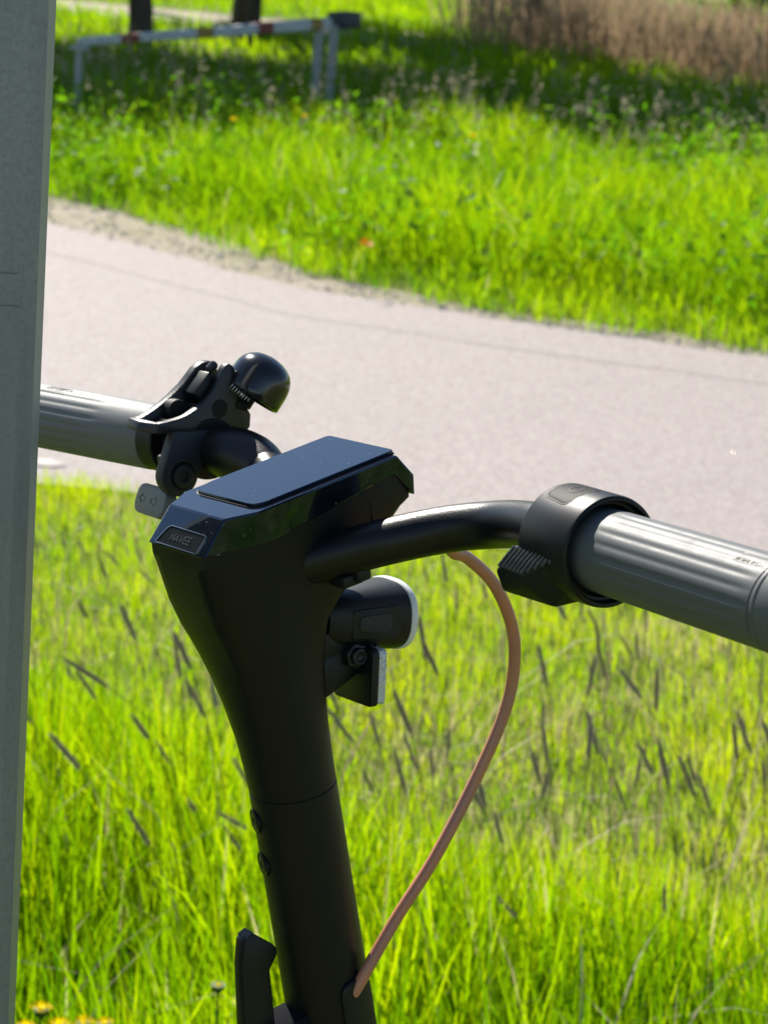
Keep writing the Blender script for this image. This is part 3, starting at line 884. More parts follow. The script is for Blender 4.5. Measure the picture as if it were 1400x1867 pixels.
lr = lambda k, dy: [up_(vec((p[0] * k + rx, ry + dy, (p[1] + 74.5) * k - 74.5))) for p in rp]
refl = part("front_reflector", MB().loft([lr(1, 0), lr(1, 4.2)]), M_plastic, bevel=.0006, angle=40)
part("reflector_lens", MB().loft([lr(.96, 4.1), lr(.96, 8.4), lr(.88, 9.2)]), M_prism, refl)

# brake hose
hose = [(64, 60, 3), (59, 62, -6), (55, 67.5, -13.5), (51.5, 77.5, -20), (50, 91, -36.5), (48, 99.5, -57.5), (46, 101, -77), (43, 95, -100), (38, 78.5, -127.5), (32, 51, -162), (26, 26.5, -187.5), (21.5, 4.0, -212.5), (19.0, 1.5, -217)]
part("brake_hose", MB().tube(cat_rom([vec(p) for p in hose], 10), .0029, 18), M_hose)
# cable port on the stem
po = Vector((0.93, 0.18, 0)).normalized()
pt_ = Z.cross(po)
pc = po * .0196 + Z * -.2235
gp = round_poly([(-9.5, -22), (9.5, -22), (9.5, 14.5), (-9.5, 14.5)], 8.6, 8)
cyl_pt = lambda u, v, l: Vector(((po * math.cos(u / 20.5) + pt_ * math.sin(u / 20.5)) * (.0206 + l * .001))) + Z * (-.2235 + v * .001)
part("cable_port", MB().loft([[cyl_pt(u, v, -1.5) for u, v in gp], [cyl_pt(u, v, 1.1) for u, v in gp], [cyl_pt(u * .86, v * .95, 1.9) for u, v in gp], [cyl_pt(u * .5, v * .85, 2.0) for u, v in gp]]), M_plastic, stem)

# folding latch lever behind the stem
hk = [(-41.4, -174.2), (-39.6, -172.6), (-35.6, -171.9), (-26.4, -181.4), (-24.4, -184.6), (-25.2, -187.6), (-30.3, -193.0), (-31.2, -206), (-33.0, -226), (-34, -262), (-47, -258), (-49.8, -222), (-44.5, -185)]
latch = part("latch_lever", yz([(a_, b_ - 2.6) for a_, b_ in hk], -4.2, 3.4), M_plastic, bevel=.0012, seg=2, bev_angle=20, angle=30)
part("latch_pad", MB().prism([vec((0, -39.8, -175.5)), vec((0, -35.9, -174.2)), vec((0, -35.7, -173.8)), vec((0, -39.7, -175.0))], (-.0040, 0, 0), (.0032, 0, 0)), M_lug, latch)
part("latch_block", MB().box(vec((0, -22, -238)), (.010, .014, .0155)), M_flat, stem, bevel=.0015)
part("fold_collar", MB().lathe([(-.30, .0205), (-.298, .0245), (-.256, .0245), (-.252, .0205)], (0, 0, 0), Z, 40), M_plastic, stem)

# lower half: fork, wheels, deck, fender, stand
def wheel(name, c, r):
    w = part(name, MB().lathe([(-.018, r - .03), (-.022, r - .012), (-.018, r - .003), (0, r), (.018, r - .003), (.022, r - .012), (.018, r - .03)], c, X, 48, caps=(False, False)), M_tyre)
    part("rim", MB().lathe([(-.017, r - .028), (-.019, r - .034), (-.012, .03), (-.022, .022), (.022, .022), (.012, .03), (.019, r - .034), (.017, r - .028)], c, X, 40), M_plastic, w)
    part("hub_cap", MB().lathe([(-.030, .010), (-.030, .016), (.030, .016), (.030, .010)], c, X, 24), M_bolt, w)
FWC = lv(0.02, 0.108)
RWC = lv(-0.86, 0.108)
wheel("front_wheel", FWC, .108)
wheel("rear_wheel", RWC, .108)
fk = MB()
for sx in (1, -1):
    fk.tube([Vector((sx * .034, FWC.y, FWC.z)), Vector((sx * .034, FWC.y - .01, FWC.z + .12)), Vector((sx * .018, 0, FWC.z + .16))], .010, 14)
fk.box((0, -0.004, FWC.z + .15), (.036, .018, .016))
part("fork", fk, M_plastic, bevel=.002)
part("front_fender", MB().loft([[FWC + (FW0 * math.cos(th) + UP0 * math.sin(th)) * rr + X * xx for xx, rr in ((-.03, .114), (-.024, .122), (.024, .122), (.03, .114), (.024, .117), (-.024, .117))] for th in np.linspace(R(25), R(165), 16)]), M_plastic)
part("rear_fender", MB().loft([[RWC + (FW0 * math.cos(th) + UP0 * math.sin(th)) * rr + X * xx for xx, rr in ((-.03, .114), (-.024, .122), (.024, .122), (.03, .114), (.024, .117), (-.024, .117))] for th in np.linspace(R(20), R(190), 18)]), M_plastic)
dk = []
for a_, wd_ in ((-.80, .05), (-.74, .085), (-.24, .085), (-.17, .06)):
    dk.append([lv(a_, .105, -wd_), lv(a_, .150, -wd_), lv(a_, .155, -wd_ + .01), lv(a_, .155, wd_ - .01), lv(a_, .150, wd_), lv(a_, .105, wd_)])
deck = part("deck", MB().loft(dk), M_shell, bevel=.003)
part("deck_mat", MB().box(lv(-.49, .157), (.07, .24, .002), (X, FW0, UP0)), M_tyre, deck)
part("neck_tube", MB().tube([lv(-.20, .13), lv(-.11, .16), Vector((0, -.005, -H0 + .20))], .026, 20), M_shell, deck)
part("kickstand", MB().tube([lv(-.55, .10, -.06), lv(-.60, .055, -.11), lv(-.63, .004, -.15)], .007, 12), M_bolt, deck)

# ------------------------------------------------------------------ galvanised post beside the scooter
M_scr = principled("dark_scratch", (0.17, 0.185, 0.2), 0.6)
PW, CH = 0.0475, 0.0060
def post_section(z, k=1.0):
    q = [(-PW + CH, -PW), (PW - CH, -PW), (PW, -PW + CH), (PW, PW - CH), (PW - CH, PW), (-PW + CH, PW), (-PW, PW - CH), (-PW, -PW + CH)]
    return [(x * k, y * k, z) for x, y in q]
post = link("metal_post", MB().loft([post_section(0), post_section(1.0), post_section(2.0), post_section(3.0)]).mesh("metal_post", M_zinc, angle=20))
post.location = (-0.1425 - PW - 0.0062, 0.9 + 0.03, 0)
post.rotation_euler = (0, 0, R(7.0))
tag(post, "galvanised grey steel post standing beside the scooter's handlebar", "post")
part_cap = link("post_cap", MB().loft([post_section(3.002, 1.04), post_section(3.02, 1.04), post_section(3.03, .9)]).mesh("post_cap", M_zincp), post)
for zz, x0, x1 in ((1.245, -.02, .040), (1.232, .018, .041), (1.262, -.03, .012), (1.30, .01, .03), (1.205, -.04, .02)):
    sc_ = link("weld_scratch", MB().box((( x0 + x1) / 2, -PW, zz), ((x1 - x0) / 2, .0002, .0003)).mesh("weld_scratch", M_scr), post)

# ------------------------------------------------------------------ boom barrier beyond the road
bA, bB = Vector((-1.94, 13.2, .59)), Vector((-0.64, 15.6, .695))
bdir = (bB - bA).normalized()
bside = bdir.cross(Z).normalized()
M_white = principled("barrier_white", (0.62, 0.65, 0.66), 0.45)
setin(M_white, "Base Color", ramp(M_white, noise(M_white, 14, 5, 0.7), [(0.35, (0.42, 0.44, 0.44)), (0.6, (0.60, 0.62, 0.63))]))
M_red = principled("red_reflector_band", (0.20, 0.035, 0.025), 0.5)
M_yel = principled("yellow_reflector_band", (0.32, 0.20, 0.03), 0.5)
barrier = link("boom_barrier", None, None, (bB.x, bB.y, 0))
tag(barrier, "pale boom barrier with red and yellow bands in the grass beyond the road", "barrier")
bo = lambda p: Vector(p) - Vector((bB.x, bB.y, 0))
upb = bside.cross(bdir).normalized()
def boom_ring(t, k=1.0):
    c_ = bA.lerp(bB, t)
    hh, hw = (0.022 + .016 * t) * k, (0.022 + .015 * t) * k
    return [bo(c_ + bside * (sx * hw) + upb * (sz * hh)) for sx, sz in ((-1, -.7), (-.7, -1), (.7, -1), (1, -.7), (1, .7), (.7, 1), (-.7, 1), (-1, .7))]
boom = link("boom", MB().loft([boom_ring(0), boom_ring(.5), boom_ring(1.0)]).mesh("boom", M_white, angle=20), barrier)
for t0, t1, m_ in ((.135, .20, M_red), (.42, .485, M_yel), (.67, .735, M_red), (.905, .955, M_yel)):
    link("reflective_band", MB().loft([boom_ring(t0, 1.06), boom_ring(t1, 1.06)]).mesh("reflective_band", m_), boom)
link("rest_post", MB().tube([bo((bA.x, bA.y, -.1)), bo(bA)], .021, 14).box(bo(bA + Z * -.035), (.05, .05, .01)).mesh("rest_post", M_zincp), barrier)
for dx_ in (-.10, .09):
    q = bB + bdir * dx_
    link("hinge_post", MB().tube([bo((q.x, q.y, -.1)), bo((q.x, q.y, q.z - .01))], .030, 14).mesh("hinge_post", M_zincp), barrier)
M_cw = principled("counterweight_grey", (0.05, 0.056, 0.06), 0.6)
link("counterweight", MB().box(bo(bB + bdir * .22 + Z * .015), (.12, .07, .055), (bdir, bside, upb)).mesh("counterweight", M_cw, bevel=.015), barrier)

# ------------------------------------------------------------------ vegetation
def scatter(n, x0, x1, y0, y1, seed):
    r = np.random.default_rng(seed)
    return x0 + r.random(n) * (x1 - x0), y0 + r.random(n) * (y1 - y0), r

# -- near meadow
def near_grass():
    x, y, r = scatter(190000, -2.4, 2.6, 1.25, 5.6, 11)
    fan = 0.30 * y + 0.25
    keep = (np.abs(x) < fan + 0.25) & (y < near_y(x) - 0.02 + 0.06 * (vnoise(x, y, .1, 5) - .5))
    x, y = x[keep], y[keep]
    c = vnoise(x, y, .35, 31) * .6 + vnoise(x, y, .12, 32) * .4
    tall = np.clip((np.clip(3.45 - 0.8 * x, 2.9, 3.85) + 0.35 * (vnoise(x, y, .5, 33) - .5) * 2 - y) / 0.7, 0, 1)
    h = (0.028 + 0.040 * c) * (1 - tall) + (0.13 + 0.20 * c) * tall
    h *= 0.6 + 0.8 * r.random(len(x))
    w = (0.0014 + 0.0024 * r.random(len(x)) ** 1.5) * (0.85 + 0.6 * tall)
    keep = r.random(len(x)) < np.where(tall > .5, np.clip(0.35 + 1.3 * c, 0, 1), 1.0)
    dry = (vnoise(x, y, .28, 35) * .6 + vnoise(x, y, .09, 36) * .4)
    p_dry = np.where(tall > .5, 0.02, np.clip((dry - .52) * 2.4, 0.03, .32))
    tint_g = np.clip(0.12 + 0.62 * c + 0.50 * (r.random(len(x)) - .5) + .22 * (1 - tall), 0.0, .86)
    tint = np.where(r.random(len(x)) < p_dry, 0.92 + .08 * r.random(len(x)), tint_g)
    x, y, h, w, tint, tall = (q[keep] for q in (x, y, h, w, tint, tall))
    lean = (0.10 + 0.42 * r.random(len(x)) ** 2.5) * h
    return blades(x, y, h, w, lean, tint, wind=(-0.10, 0.02), bend=.45, seed=12)
V1, T1, C1 = near_grass()
tag(link("near_meadow_grass", tri_mesh("near_meadow_grass", V1, T1, M_grass, C1)), "tall bright green meadow grass on the near side of the road", "grass", kind="stuff")

def side_grass():
    x, y, r = scatter(26000, -4.5, 5.0, -1.5, 6.6, 13)
    fan = 0.30 * y + 0.45
    keep = ((np.abs(x) > fan) | (y < 1.3)) & (y < near_y(x) - 0.02) & ~((np.abs(x) < .30) & (y > -.5) & (y < 1.35))
    x, y = x[keep], y[keep]
    c = vnoise(x, y, .35, 31)
    h = (0.07 + .14 * c) * (0.6 + .8 * r.random(len(x)))
    h = np.where((y < 1.3) & (np.abs(x) < .9), np.minimum(h, .12), h)
    tint = np.clip(0.25 + .5 * c + .3 * (r.random(len(x)) - .5), .02, .86)
    return blades(x, y, h, 0.006 + .004 * r.random(len(x)), .4 * h, tint, bend=.6, seed=14)
V1, T1, C1 = side_grass()
tag(link("verge_grass", tri_mesh("verge_grass", V1, T1, M_grass, C1)), "short green verge grass around the scooter wheels and post", "grass", kind="stuff")

# dry thatch lying in the short sward
def thatch():
    x, y, r = scatter(5500, -2.0, 2.2, 3.0, 5.5, 17)
    d = vnoise(x, y, .28, 35) * .6 + vnoise(x, y, .09, 36) * .4
    keep = (y < near_y(x) - .03) & (r.random(len(x)) < np.clip((d - .45) * 3, 0.03, 1))
    x, y = x[keep], y[keep]
    n = len(x)
    return blades(x, y, 0.012 + .02 * r.random(n), 0.0025 + .002 * r.random(n), .05 + .07 * r.random(n), r.random(n), z0=.012, wind=(0, 0), bend=0, seed=18)
V1, T1, C1 = thatch()
tag(link("dry_thatch", tri_mesh("dry_thatch", V1, T1, M_dry, C1)), "beige dry thatch in the short sward near the road", "dry grass", kind="stuff")

# a few bleached bent straws standing in the tall grass
def straws():
    x, y, r = scatter(420, -1.1, 1.3, 1.7, 4.2, 19)
    n = len(x)
    h = .2 + .18 * r.random(n)
    return blades(x, y, h, 0.0025 + .002 * r.random(n), .16 + .2 * r.random(n), .5 + .5 * r.random(n), wind=(-.1, 0), bend=.9, seed=20)
V1, T1, C1 = straws()
tag(link("bleached_straw", tri_mesh("bleached_straw", V1, T1, M_dry, C1)), "bleached bent straws among the tall green blades", "dry grass", kind="stuff")

# -- far meadow
def far_grass():
    x, y, r = scatter(260000, -6.0, 6.5, 7.2, 19.5, 41)
    fan = 0.19 * y + .5
    edge = far_y(x) + np.array(np.interp(x, [-6, -2.4, -1.62, -1.15, -0.58, 0, .35, 1.3, 9], [1.0, .82, .76, .72, .42, .18, .06, .06, .1])) + .18 * (vnoise(x, y, .16, 43) - .5)
    keep = (np.abs(x) < fan) & (y > edge)
    x, y, edge = x[keep], y[keep], edge[keep]
    rise = np.clip((y - edge - .12 - np.clip(x + .2, 0, 1) * .22 - .35 * vnoise(x, y, .3, 47)) / .5, 0, 1)
    c = vnoise(x, y, .55, 44) * .55 + vnoise(x, y, .2, 45) * .45
    h = (.07 + .06 * c) * (1 - rise) + (.16 + .30 * c) * rise
    h *= (.6 + .8 * r.random(len(x))) * np.interp(y, [10.5, 13, 16], [1, .85, .8])
    prob = np.clip(.35 + 1.1 * c, 0, 1) * np.interp(y, [8, 12, 19], [1, .8, .5])
    keep = r.random(len(x)) < prob
    w = (.0034 + .0042 * r.random(len(x))) * np.interp(y, [8, 19], [1, 1.7])
    tint = np.clip(.06 + .62 * c + .45 * (r.random(len(x)) - .5), .0, .86)
    dry = r.random(len(x)) < .012
    tint = np.where(dry, .95, tint)
    x, y, h, w, tint = (q[keep] for q in (x, y, h, w, tint))
    return blades(x, y, h, w, (.2 + .5 * r.random(len(x)) ** 1.8) * h, tint, wind=(-.10, 0), bend=.5, seed=42)
V1, T1, C1 = far_grass()
tag(link("far_meadow_grass", tri_mesh("far_meadow_grass", V1, T1, M_grass, C1)), "lush sunlit meadow grass on the far side of the road", "grass", kind="stuff")

def herb_leaves():
    r = np.random.default_rng(51)
    n = 1500
    x, y = -4 + 9 * r.random(n), 7.8 + 7.5 * r.random(n)
    keep = (y > far_y(x) + .35) & (np.abs(x) < .19 * y + .4) & (vnoise(x, y, .7, 52) > .42)
    x, y = x[keep], y[keep]
    P, S, C = [], [], []
    for xx, yy in zip(x, y):
        k = r.integers(8, 20)
        hh = .10 + .30 * r.random()
        q = r.normal(size=(k, 3)) * np.array([.07, .07, .05])
        P.append(q + np.array([xx, yy, hh]))
        S.append(.014 + .020 * r.random(k))
        C.append(np.clip(.5 + .4 * (r.random() - .5) + .4 * (r.random(k) - .5), 0, 1))
    return leaves(np.concatenate(P), np.concatenate(S), np.concatenate(C), .8, 53)
V1, T1, C1 = herb_leaves()
tag(link("meadow_herbs", tri_mesh("meadow_herbs", V1, T1, M_herb, C1)), "broad leaved herbs growing in the far meadow", "plants", kind="stuff")

# pale panicles standing along the shaded strip
def panicles():
    x, y, r = scatter(900, -4.5, 5.0, 10.5, 16.2, 61)
    keep = (np.abs(x) < .19 * y + .4) & (y > far_y(x) + 1.2) & (r.random(len(x)) < np.clip((y - 10.5) / 4, .06, 1))
    x, y = x[keep], y[keep]
    n = len(x)
    V_, T_, C_ = blades(x, y, .42 + .25 * r.random(n), .004 + 0 * x, .12 + .1 * r.random(n), r.random(n), wind=(-.12, 0), bend=.7, seed=62)
    tips = V_.reshape(-1, 7, 3)[:, 6] - np.array([0, 0, .03])
    k = 7
    P = (tips[:, None, :] + r.normal(size=(n, k, 3)) * np.array([.012, .012, .045])).reshape(-1, 3)
    v2, t2, c2 = leaves(P, .010 + .012 * r.random(n * k), r.random(n * k), 0, 63)
    return np.concatenate([V_, v2]), np.concatenate([T_, t2 + len(V_)]), np.concatenate([C_, c2])
V1, T1, C1 = panicles()
tag(link("pale_grass_panicles", tri_mesh("pale_grass_panicles", V1, T1, M_pale, C1)), "pale flowering grass heads rising in front of the shaded strip", "grass", kind="stuff")

# grass beyond the barrier
def back_grass():
    x, y, r = scatter(60000, -14, 14, 19, 44, 71)
    road = (y > 28.0 - .25 * (x + 4)) & (y < 31.7 - .25 * (x + 4))
    keep = (np.abs(x) < .19 * y + 1.5) & ~(road & (x < -1.0))
    x, y = x[keep], y[keep]
    c = vnoise(x, y, 1.6, 72) * .6 + vnoise(x, y, .5, 73) * .4
    h = (.08 + .20 * c) * (.6 + .8 * r.random(len(x)))
    tint = np.clip(.15 + .6 * c + .3 * (r.random(len(x)) - .5), .02, .86)
    return blades(x, y, h, .014 + .014 * r.random(len(x)), .4 * h, tint, bend=.5, seed=74)
V1, T1, C1 = back_grass()
tag(link("back_meadow_grass", tri_mesh("back_meadow_grass", V1, T1, M_grass, C1)), "rough grass between the trees and the far gravel track", "grass", kind="stuff")

# the meadow goes on to both sides, coarser blades with distance
def outer_grass():
    x, y, r = scatter(90000, -16, 18, 4.0, 44, 76)
    track = (y > 27.9 - .25 * (x + 4)) & (y < 31.8 - .25 * (x + 4))
    keep = (np.abs(x) > np.where(y < 19.2, .19 * y + .4, .19 * y + 1.4)) & (y > far_y(x) + .8) & ~track
    x, y = x[keep], y[keep]
    c = vnoise(x, y, 1.4, 72) * .6 + vnoise(x, y, .5, 73) * .4
    h = (.14 + .26 * c) * (.6 + .8 * r.random(len(x)))
    tint = np.clip(.08 + .62 * c + .4 * (r.random(len(x)) - .5), 0, .86)
    return blades(x, y, h, .016 + .018 * r.random(len(x)), .45 * h, tint, wind=(-.08, 0), bend=.5, seed=78)
V1, T1, C1 = outer_grass()
tag(link("outer_meadow_grass", tri_mesh("outer_meadow_grass", V1, T1, M_grass, C1)), "meadow grass continuing to both sides of the barrier", "grass", kind="stuff")

# dry reed bed
def reeds():
    x, y, r = scatter(26000, -1.0, 16, 21.0, 33, 81)
    front = np.interp(x, [-1, .2, 1.2, 3.5, 6, 16], [29.5, 27.6, 26.0, 23.2, 22.0, 21.0]) + .8 * (vnoise(x, y, .6, 82) - .5)
    keep = (y > front) & (y < front + 6.5) & (x < .20 * y + 3) & (r.random(len(x)) < np.clip((x - .1) / 1.6, 0, 1))
    x, y = x[keep], y[keep]
    n = len(x)
    c = vnoise(x, y, .9, 83)
    h = (.75 + .45 * c) * (.7 + .5 * r.random(n)) * np.interp(x, [2.4, 3.4], [1.0, .80])
    return blades(x, y, h, .010 + .012 * r.random(n), .10 + .35 * r.random(n) ** 2, np.clip(.25 + .5 * c + .4 * (r.random(n) - .5), 0, 1), wind=(-.05, 0), bend=.3, seed=84)
V1, T1, C1 = reeds()
tag(link("dry_reed_bed", tri_mesh("dry_reed_bed", V1, T1, M_reed, C1)), "bed of dry brown reeds behind the shaded grass", "reeds", kind="stuff")

# shoulder pebbles and mineral glints on the asphalt
def pebbles():
    r = np.random.default_rng(91)
    x = -3 + 6 * r.random(1100)
    y = far_y(x) + np.interp(x, [-3, -1.6, -.6, .3, 3], [.7, .6, .45, .15, .15]) * r.random(len(x)) - .03
    s = .004 + .010 * r.random(len(x)) ** 2
    O = np.array([[1, 0, 0], [0, 1, 0], [-1, 0, 0], [0, -1, 0], [0, 0, .8]])
    J = 1 + .35 * (r.random((len(x), 5, 1)) - .5)
    V_ = O[None] * J * s[:, None, None] + np.stack([x, y, np.full(len(x), .006)], 1)[:, None, :]
    T_ = np.array([[0, 1, 4], [1, 2, 4], [2, 3, 4], [3, 0, 4]])
    return V_.reshape(-1, 3), (np.arange(len(x))[:, None, None] * 5 + T_[None]).reshape(-1, 3)
V1, T1 = pebbles()
tag(link("shoulder_gravel", tri_mesh("shoulder_gravel", V1, T1, M_stone, None, False)), "small pale stones scattered on the road's far shoulder", "gravel", kind="stuff")

# bright mineral grains in the asphalt surface, each a small flat facet with its own tilt
def grains():
    r = np.random.default_rng(95)
    n = 3600
    x = -2.6 + 5.2 * r.random(n)
    y = near_y(x) + .12 + r.random(n) * (far_y(x) - near_y(x) - .2)
    t1, t2 = r.normal(size=n) * .32, r.normal(size=n) * .32
    a_ = r.random(n) * 6.283
    s_ = .0005 + .0007 * r.random(n)
    nn = np.stack([t1, t2, np.ones(n)], 1)
    nn /= np.linalg.norm(nn, axis=1)[:, None]
    u_ = np.stack([np.cos(a_), np.sin(a_), np.zeros(n)], 1)
    u_ -= nn * (u_ * nn).sum(1)[:, None]
    u_ /= np.linalg.norm(u_, axis=1)[:, None]
    w_ = np.cross(nn, u_)
    c_ = np.stack([x, y, np.full(n, .0100)], 1)
    V_ = np.stack([c_ - u_ * s_[:, None], c_ + w_ * s_[:, None], c_ + u_ * s_[:, None], c_ - w_ * s_[:, None]], 1)
    T_ = np.array([[0, 1, 2], [0, 2, 3]])
    return V_.reshape(-1, 3), (np.arange(n)[:, None, None] * 4 + T_[None]).reshape(-1, 3)
M_quartz = principled("bright_mineral_grain", (0.5, 0.47, 0.45), 0.14, 0, 1.0)
V1, T1 = grains()
tag(link("asphalt_grains", tri_mesh("asphalt_grains", V1, T1, M_quartz, None, False)), "tiny glittering mineral grains in the asphalt", "gravel", kind="stuff")

# -- trees
def make_tree(name, x, y, r0, hgt, crown_c, crown_r, nleaf, seed, label, leaf=M_treeleaf, size=.135):
    r = np.random.default_rng(seed)
    root = link(name, None, None, (x, y, 0))
    tag(root, label, "tree", "trees beyond the road")
    tr = MB()
    pth = [(0, 0, -.1), (.02, 0, .25), (.05 * r.normal(), .05 * r.normal(), hgt * .35), (.12 * r.normal(), .12 * r.normal(), hgt * .7), (.1, 0, hgt)]
    tr.tube(cat_rom(pth, 6), lambda t_: r0 * (1.35 - .9 * min(t_ * 6, 1) * .4 - .72 * t_), 16)
    cc = Vector(crown_c)
    for k in range(9):
        a_ = r.random() * 2 * math.pi
        z_ = hgt * (.42 + .5 * r.random())
        e = Vector((math.cos(a_), math.sin(a_), .35)) * (crown_r[0] * (.5 + .4 * r.random()))
        p0 = Vector((.04, 0, z_))
        tr.tube([p0, p0 + e * .45 + Z * .1, p0 + e + Z * .35], lambda t_: r0 * .30 * (1 - .8 * t_), 8)
    link("trunk", tr.mesh("trunk", M_bark), root)
    cl = r.normal(size=(90, 3))
    cl /= np.linalg.norm(cl, axis=1)[:, None]
    cl *= (r.random((90, 1)) ** .45) * np.array(crown_r)
    cl += np.array(crown_c)
    idx = r.integers(0, 90, nleaf)
    rad = (.35 + .45 * r.random(90)) * crown_r[0] * .30
    q = r.normal(size=(nleaf, 3))
    q = q / np.linalg.norm(q, axis=1)[:, None] * (r.random((nleaf, 1)) ** .5) * rad[idx][:, None]
    v_, t_, c_ = leaves(cl[idx] + q, size * (.6 + .8 * r.random(nleaf)), np.clip(.5 + .5 * (r.random(90)[idx] - .5) + .5 * (r.random(nleaf) - .5), 0, 1), .5, seed + 1)
    link("crown", tri_mesh("crown", v_, t_, leaf, c_, False), root)
    return root
make_tree("broadleaf_tree", -2.62, 21.5, .145, 5.0, (-0.3, 1.2, 3.7), (2.8, 2.6, 1.2), 7000, 101, "slim dark trunk standing just behind the barrier's free end")
make_tree("broadleaf_tree", -1.86, 24.2, .195, 5.6, (2.6, .6, 4.0), (3.8, 3.2, 1.2), 20000, 103, "thicker dark trunk standing behind the middle of the barrier")
make_tree("broadleaf_tree", -3.72, 30.6, .13, 5.6, (1.5, 0.0, 4.0), (2.8, 3.2, 1.2), 18000, 111, "leafy tree farthest back, in line with the slim trunk by the barrier")
make_tree("broadleaf_tree", -4.7, 19.0, .17, 4.6, (0.2, -0.4, 3.3), (2.8, 2.9, 1.0), 15000, 105, "leafy tree shading the strip of grass near the barrier post")
make_tree("broadleaf_tree", -5.3, 22.9, .18, 5.0, (3.4, -1.6, 3.5), (3.9, 3.3, 1.1), 21000, 107, "leafy tree shading the grass behind the barrier's hinge")
make_tree("broadleaf_tree", 1.28, 28.2, .12, 5.6, (0.0, -6.9, 3.8), (3.6, 3.6, 1.1), 21000, 109, "dark trunk at the edge of the reeds, its crown shading the grass before them")

def make_bush(name, x, y, rx_, h_, seed, label, leaf=M_brightleaf, n=3500, size=.07):
    r = np.random.default_rng(seed)
    root = link(name, None, None, (x, y, 0))
    tag(root, label, "bush", "bushes behind the reeds")
    st_ = MB()
    for k in range(7):
        a_ = r.random() * 6.28
        st_.tube([(0, 0, 0), (math.cos(a_) * rx_ * .3, math.sin(a_) * rx_ * .3, h_ * .5), (math.cos(a_) * rx_ * .6, math.sin(a_) * rx_ * .6, h_ * .9)], lambda t_: .03 * (1 - .7 * t_), 6)
    link("stems", st_.mesh("stems", M_bark), root)
    cl = r.normal(size=(26, 3))
    cl /= np.linalg.norm(cl, axis=1)[:, None]
    cl = cl * (r.random((26, 1)) ** .4) * np.array([rx_ * .8, rx_ * .8, h_ * .42]) + np.array([0, 0, h_ * .55])
    i_ = r.integers(0, 26, n)
    q = r.normal(size=(n, 3)) * rx_ * .16
    v_, t_, c_ = leaves(cl[i_] + q, size * (.6 + .8 * r.random(n)), np.clip(.5 + .6 * (r.random(26)[i_] - .5) + .4 * (r.random(n) - .5), 0, 1), .4, seed + 1)
    link("foliage", tri_mesh("foliage", v_, t_, leaf, c_, False), root)
for i, (x, y, rx_, h_, lb) in enumerate([(4.6, 33.5, 1.7, 3.0, "bright green willow bush rising behind the brown reeds"),
                                        (7.6, 35.0, 2.0, 3.2, "bright green willow bush farthest along behind the reeds"),
                                        (1.6, 37.0, 1.4, 2.2, "dark bush behind the greyish end of the reed bed")]):
    make_bush("willow_bush", x, y, rx_, h_, 131 + i * 2, lb, M_brightleaf if i < 2 else M_treeleaf)

# -- meadow foxtail stalks, each one a plant of its own
def foxtail_protos():
    out = []
    for k in range(8):
        r = np.random.default_rng(200 + k)
        hgt = 1.0
        lx, ly = -.10 - .22 * r.random(), .05 * r.normal()
        pth = [Vector((lx * t_ ** 2.0, ly * t_ ** 2, t_ - .05 * t_ ** 4)) for t_ in np.linspace(0, 1, 8)]
        stm = MB().tube(pth, lambda t_: .0026 * (1 - .45 * t_), 6).mesh("stem", M_stalk)
        a_ = stm.attributes.new("tint", 'FLOAT', 'POINT')
        a_.data.foreach_set("value", np.full(len(stm.vertices), .3 + .5 * r.random(), dtype=np.float32))
        d = (pth[-1] - pth[-2]).normalized()
        d = (d + Vector((-.25 * r.random(), 0, -.12 * r.random()))).normalized()
        L_ = .125 + .06 * r.random()
        c0 = pth[-1]
        hd = MB().lathe([(0, .002), (L_ * .06, .0050), (L_ * .25, .0068), (L_ * .6, .0068), (L_ * .88, .0050), (L_, .0015)], c0, d, 12, mod=lambda q, w: .0014 * math.sin(w * 5 + q * 900))
        e1_ = d.orthogonal().normalized()
        e2_ = d.cross(e1_)
        for j in range(130):
            s_ = L_ * r.random()
            w_ = r.random() * 6.283
            rad_ = float(np.interp(s_ / L_, [0, .2, .7, 1], [.005, .0080, .0076, .0025]))
            o_ = e1_ * math.cos(w_) + e2_ * math.sin(w_)
            p_ = c0 + d * s_ + o_ * rad_
            tn = d.cross(o_) * .0009
            hd.add([p_ - tn, p_ + tn, p_ + o_ * .0085 + d * .016], [(0, 1, 2)])
        me = hd.mesh("seed_head", M_head)
        me.materials.append(M_bristle)
        for pl in me.polygons:
            if len(pl.vertices) == 3:
                pl.material_index = 1
        out.append((stm, me))
    return out
protos = foxtail_protos()
r = np.random.default_rng(300)
cnt = 0
while cnt < 260:
    x, y = -1.15 + 2.35 * r.random(), 2.5 + 1.75 * r.random()
    if abs(x) > .20 * y + .30 or y > near_y(x) - .55:
        continue
    dens = float(vnoise(np.array([x]), np.array([y]), .35, 77)[0])
    if r.random() > .25 + dens:
        continue
    s_ = min(.27 + .19 * r.random(), 1.34 - .2755 * y) * (.94 + .06 * r.random())
    st_m, hd_m = protos[int(r.integers(0, 8))]
    root = link("foxtail_grass", None, None, (x, y, 0))
    root.rotation_euler = (r.normal() * .08, (.26 if x > .05 else .05) + r.normal() * .18, r.normal() * .5)
    k_ = .30
    root.scale = (s_ * .95, s_ * .95, s_)
    tag(root, "meadow foxtail stalk with a dark seed head above the green grass", "grass stalk", "foxtail stalks in the near meadow", kind="thing")
    link("stem", st_m, root)
    link("seed_head", hd_m, root)
    cnt += 1

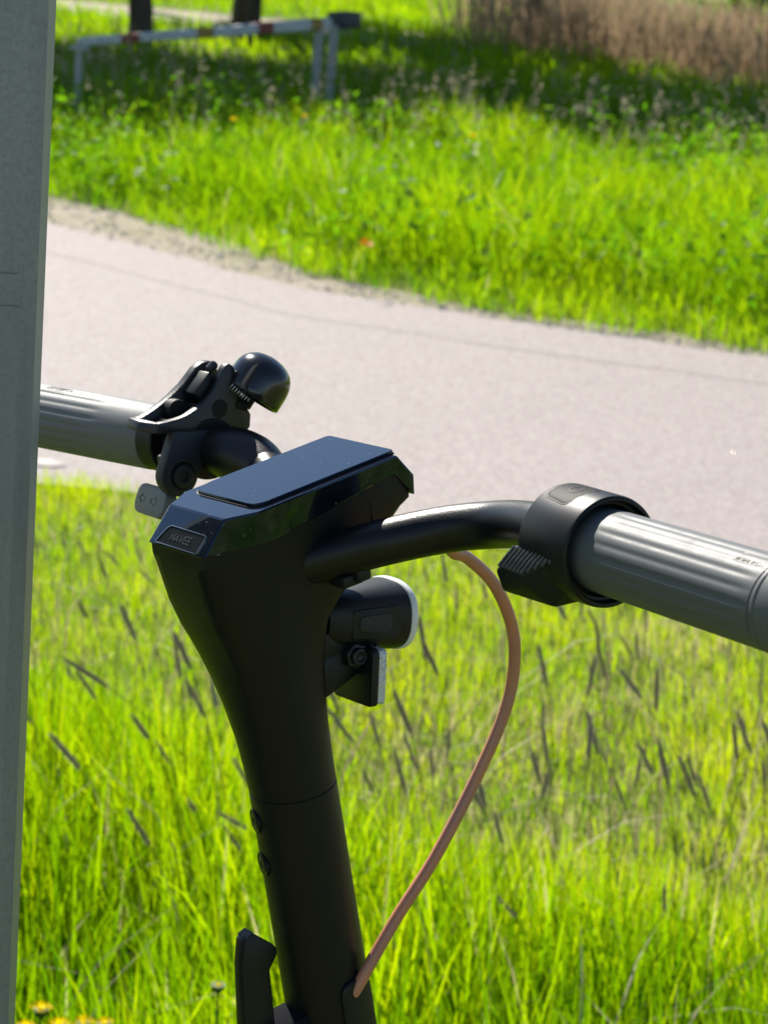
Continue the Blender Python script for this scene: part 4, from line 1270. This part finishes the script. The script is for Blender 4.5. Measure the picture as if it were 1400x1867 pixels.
# -- dandelions and other small flowers
def flower_meshes(m, n_pet, rad, lift, seed):
    r = np.random.default_rng(seed)
    P = []
    tr = []
    for ringi, (rr, zz, np_) in enumerate(((rad, lift * .55, n_pet), (rad * .72, lift * .85, n_pet), (rad * .42, lift, n_pet // 2))):
        for k in range(np_):
            a_ = 2 * math.pi * (k + .5 * ringi) / np_ + .15 * r.normal()
            da = 2.2 / np_
            b_ = len(P)
            P += [(math.cos(a_ - da * .6) * rr * .15, math.sin(a_ - da * .6) * rr * .15, 0), (math.cos(a_ + da * .6) * rr * .15, math.sin(a_ + da * .6) * rr * .15, 0),
                  (math.cos(a_ + da) * rr, math.sin(a_ + da) * rr, zz), (math.cos(a_ - da) * rr, math.sin(a_ - da) * rr, zz)]
            tr += [(b_, b_ + 1, b_ + 2), (b_, b_ + 2, b_ + 3)]
    return tri_mesh("petals", np.array(P), np.array(tr), m, r.random(len(P)), False)
pet_y = flower_meshes(M_petal, 14, .019, .016, 401)
pet_o = flower_meshes(M_orange, 16, .030, .014, 403)
def flower(x, y, z, pet, label, cat, sc=1.0, tilt=(0, 0), group=None):
    root = link("yellow_flower" if pet is pet_y else "orange_flower", None, None, (x, y, 0))
    tag(root, label, cat, group)
    p = link("petals", pet, root, (0, 0, z))
    p.rotation_euler = (tilt[0], tilt[1], random.random() * 6)
    p.scale = (sc, sc, sc)
    link("stalk", MB().tube([(0.01, .01, 0), (.004, 0, z * .5), (0, 0, z)], .0011, 6).mesh("stalk", M_stalk if False else M_green), root)
    link("sepals", MB().lathe([(0, .002), (.004, .006), (.009, .0075)], (0, 0, z - .006), Z, 10).mesh("sepals", M_green), root)
for (x, y, z, s_, tl, lb) in [(-.282, 1.938, .381, .62, (.1, .1), "yellow buttercup beside the post, highest of the cluster"),
                          (-.290, 1.90, .382, .55, (-.1, .2), "yellow buttercup half behind the post's edge"),
                          (-.262, 1.92, .375, .66, (.25, -.1), "widest yellow buttercup in the cluster near the post"),
                          (-.240, 1.93, .375, .55, (.1, -.2), "yellow buttercup between the wide one and the lone outer one"),
                          (-.222, 1.94, .371, .5, (0, .1), "yellow buttercup standing apart from the cluster by the post")]:
    flower(x, y, z, pet_y, lb, "buttercup", s_, tl, "buttercups by the post")
flower(-.125, 2.05, .365, pet_y, "small yellow buttercup seen between the latch lever and the stem", "buttercup", .30)
flower(-.15, 8.62, .20, pet_o, "single orange flower at the far edge of the road", "flower", 1.0, (.5, 0))
for x, y, z, lb in [(-.86, 10.9, .42, "yellow dandelion in the far meadow nearest the barrier"), (-.55, 11.4, .42, "yellow dandelion in the far meadow between barrier and road"), (.28, 11.1, .42, "yellow dandelion alone in the middle of the far meadow")]:
    flower(x, y, z, pet_y, lb, "dandelion", 1.0, (.4, 0), "dandelions in the far meadow")
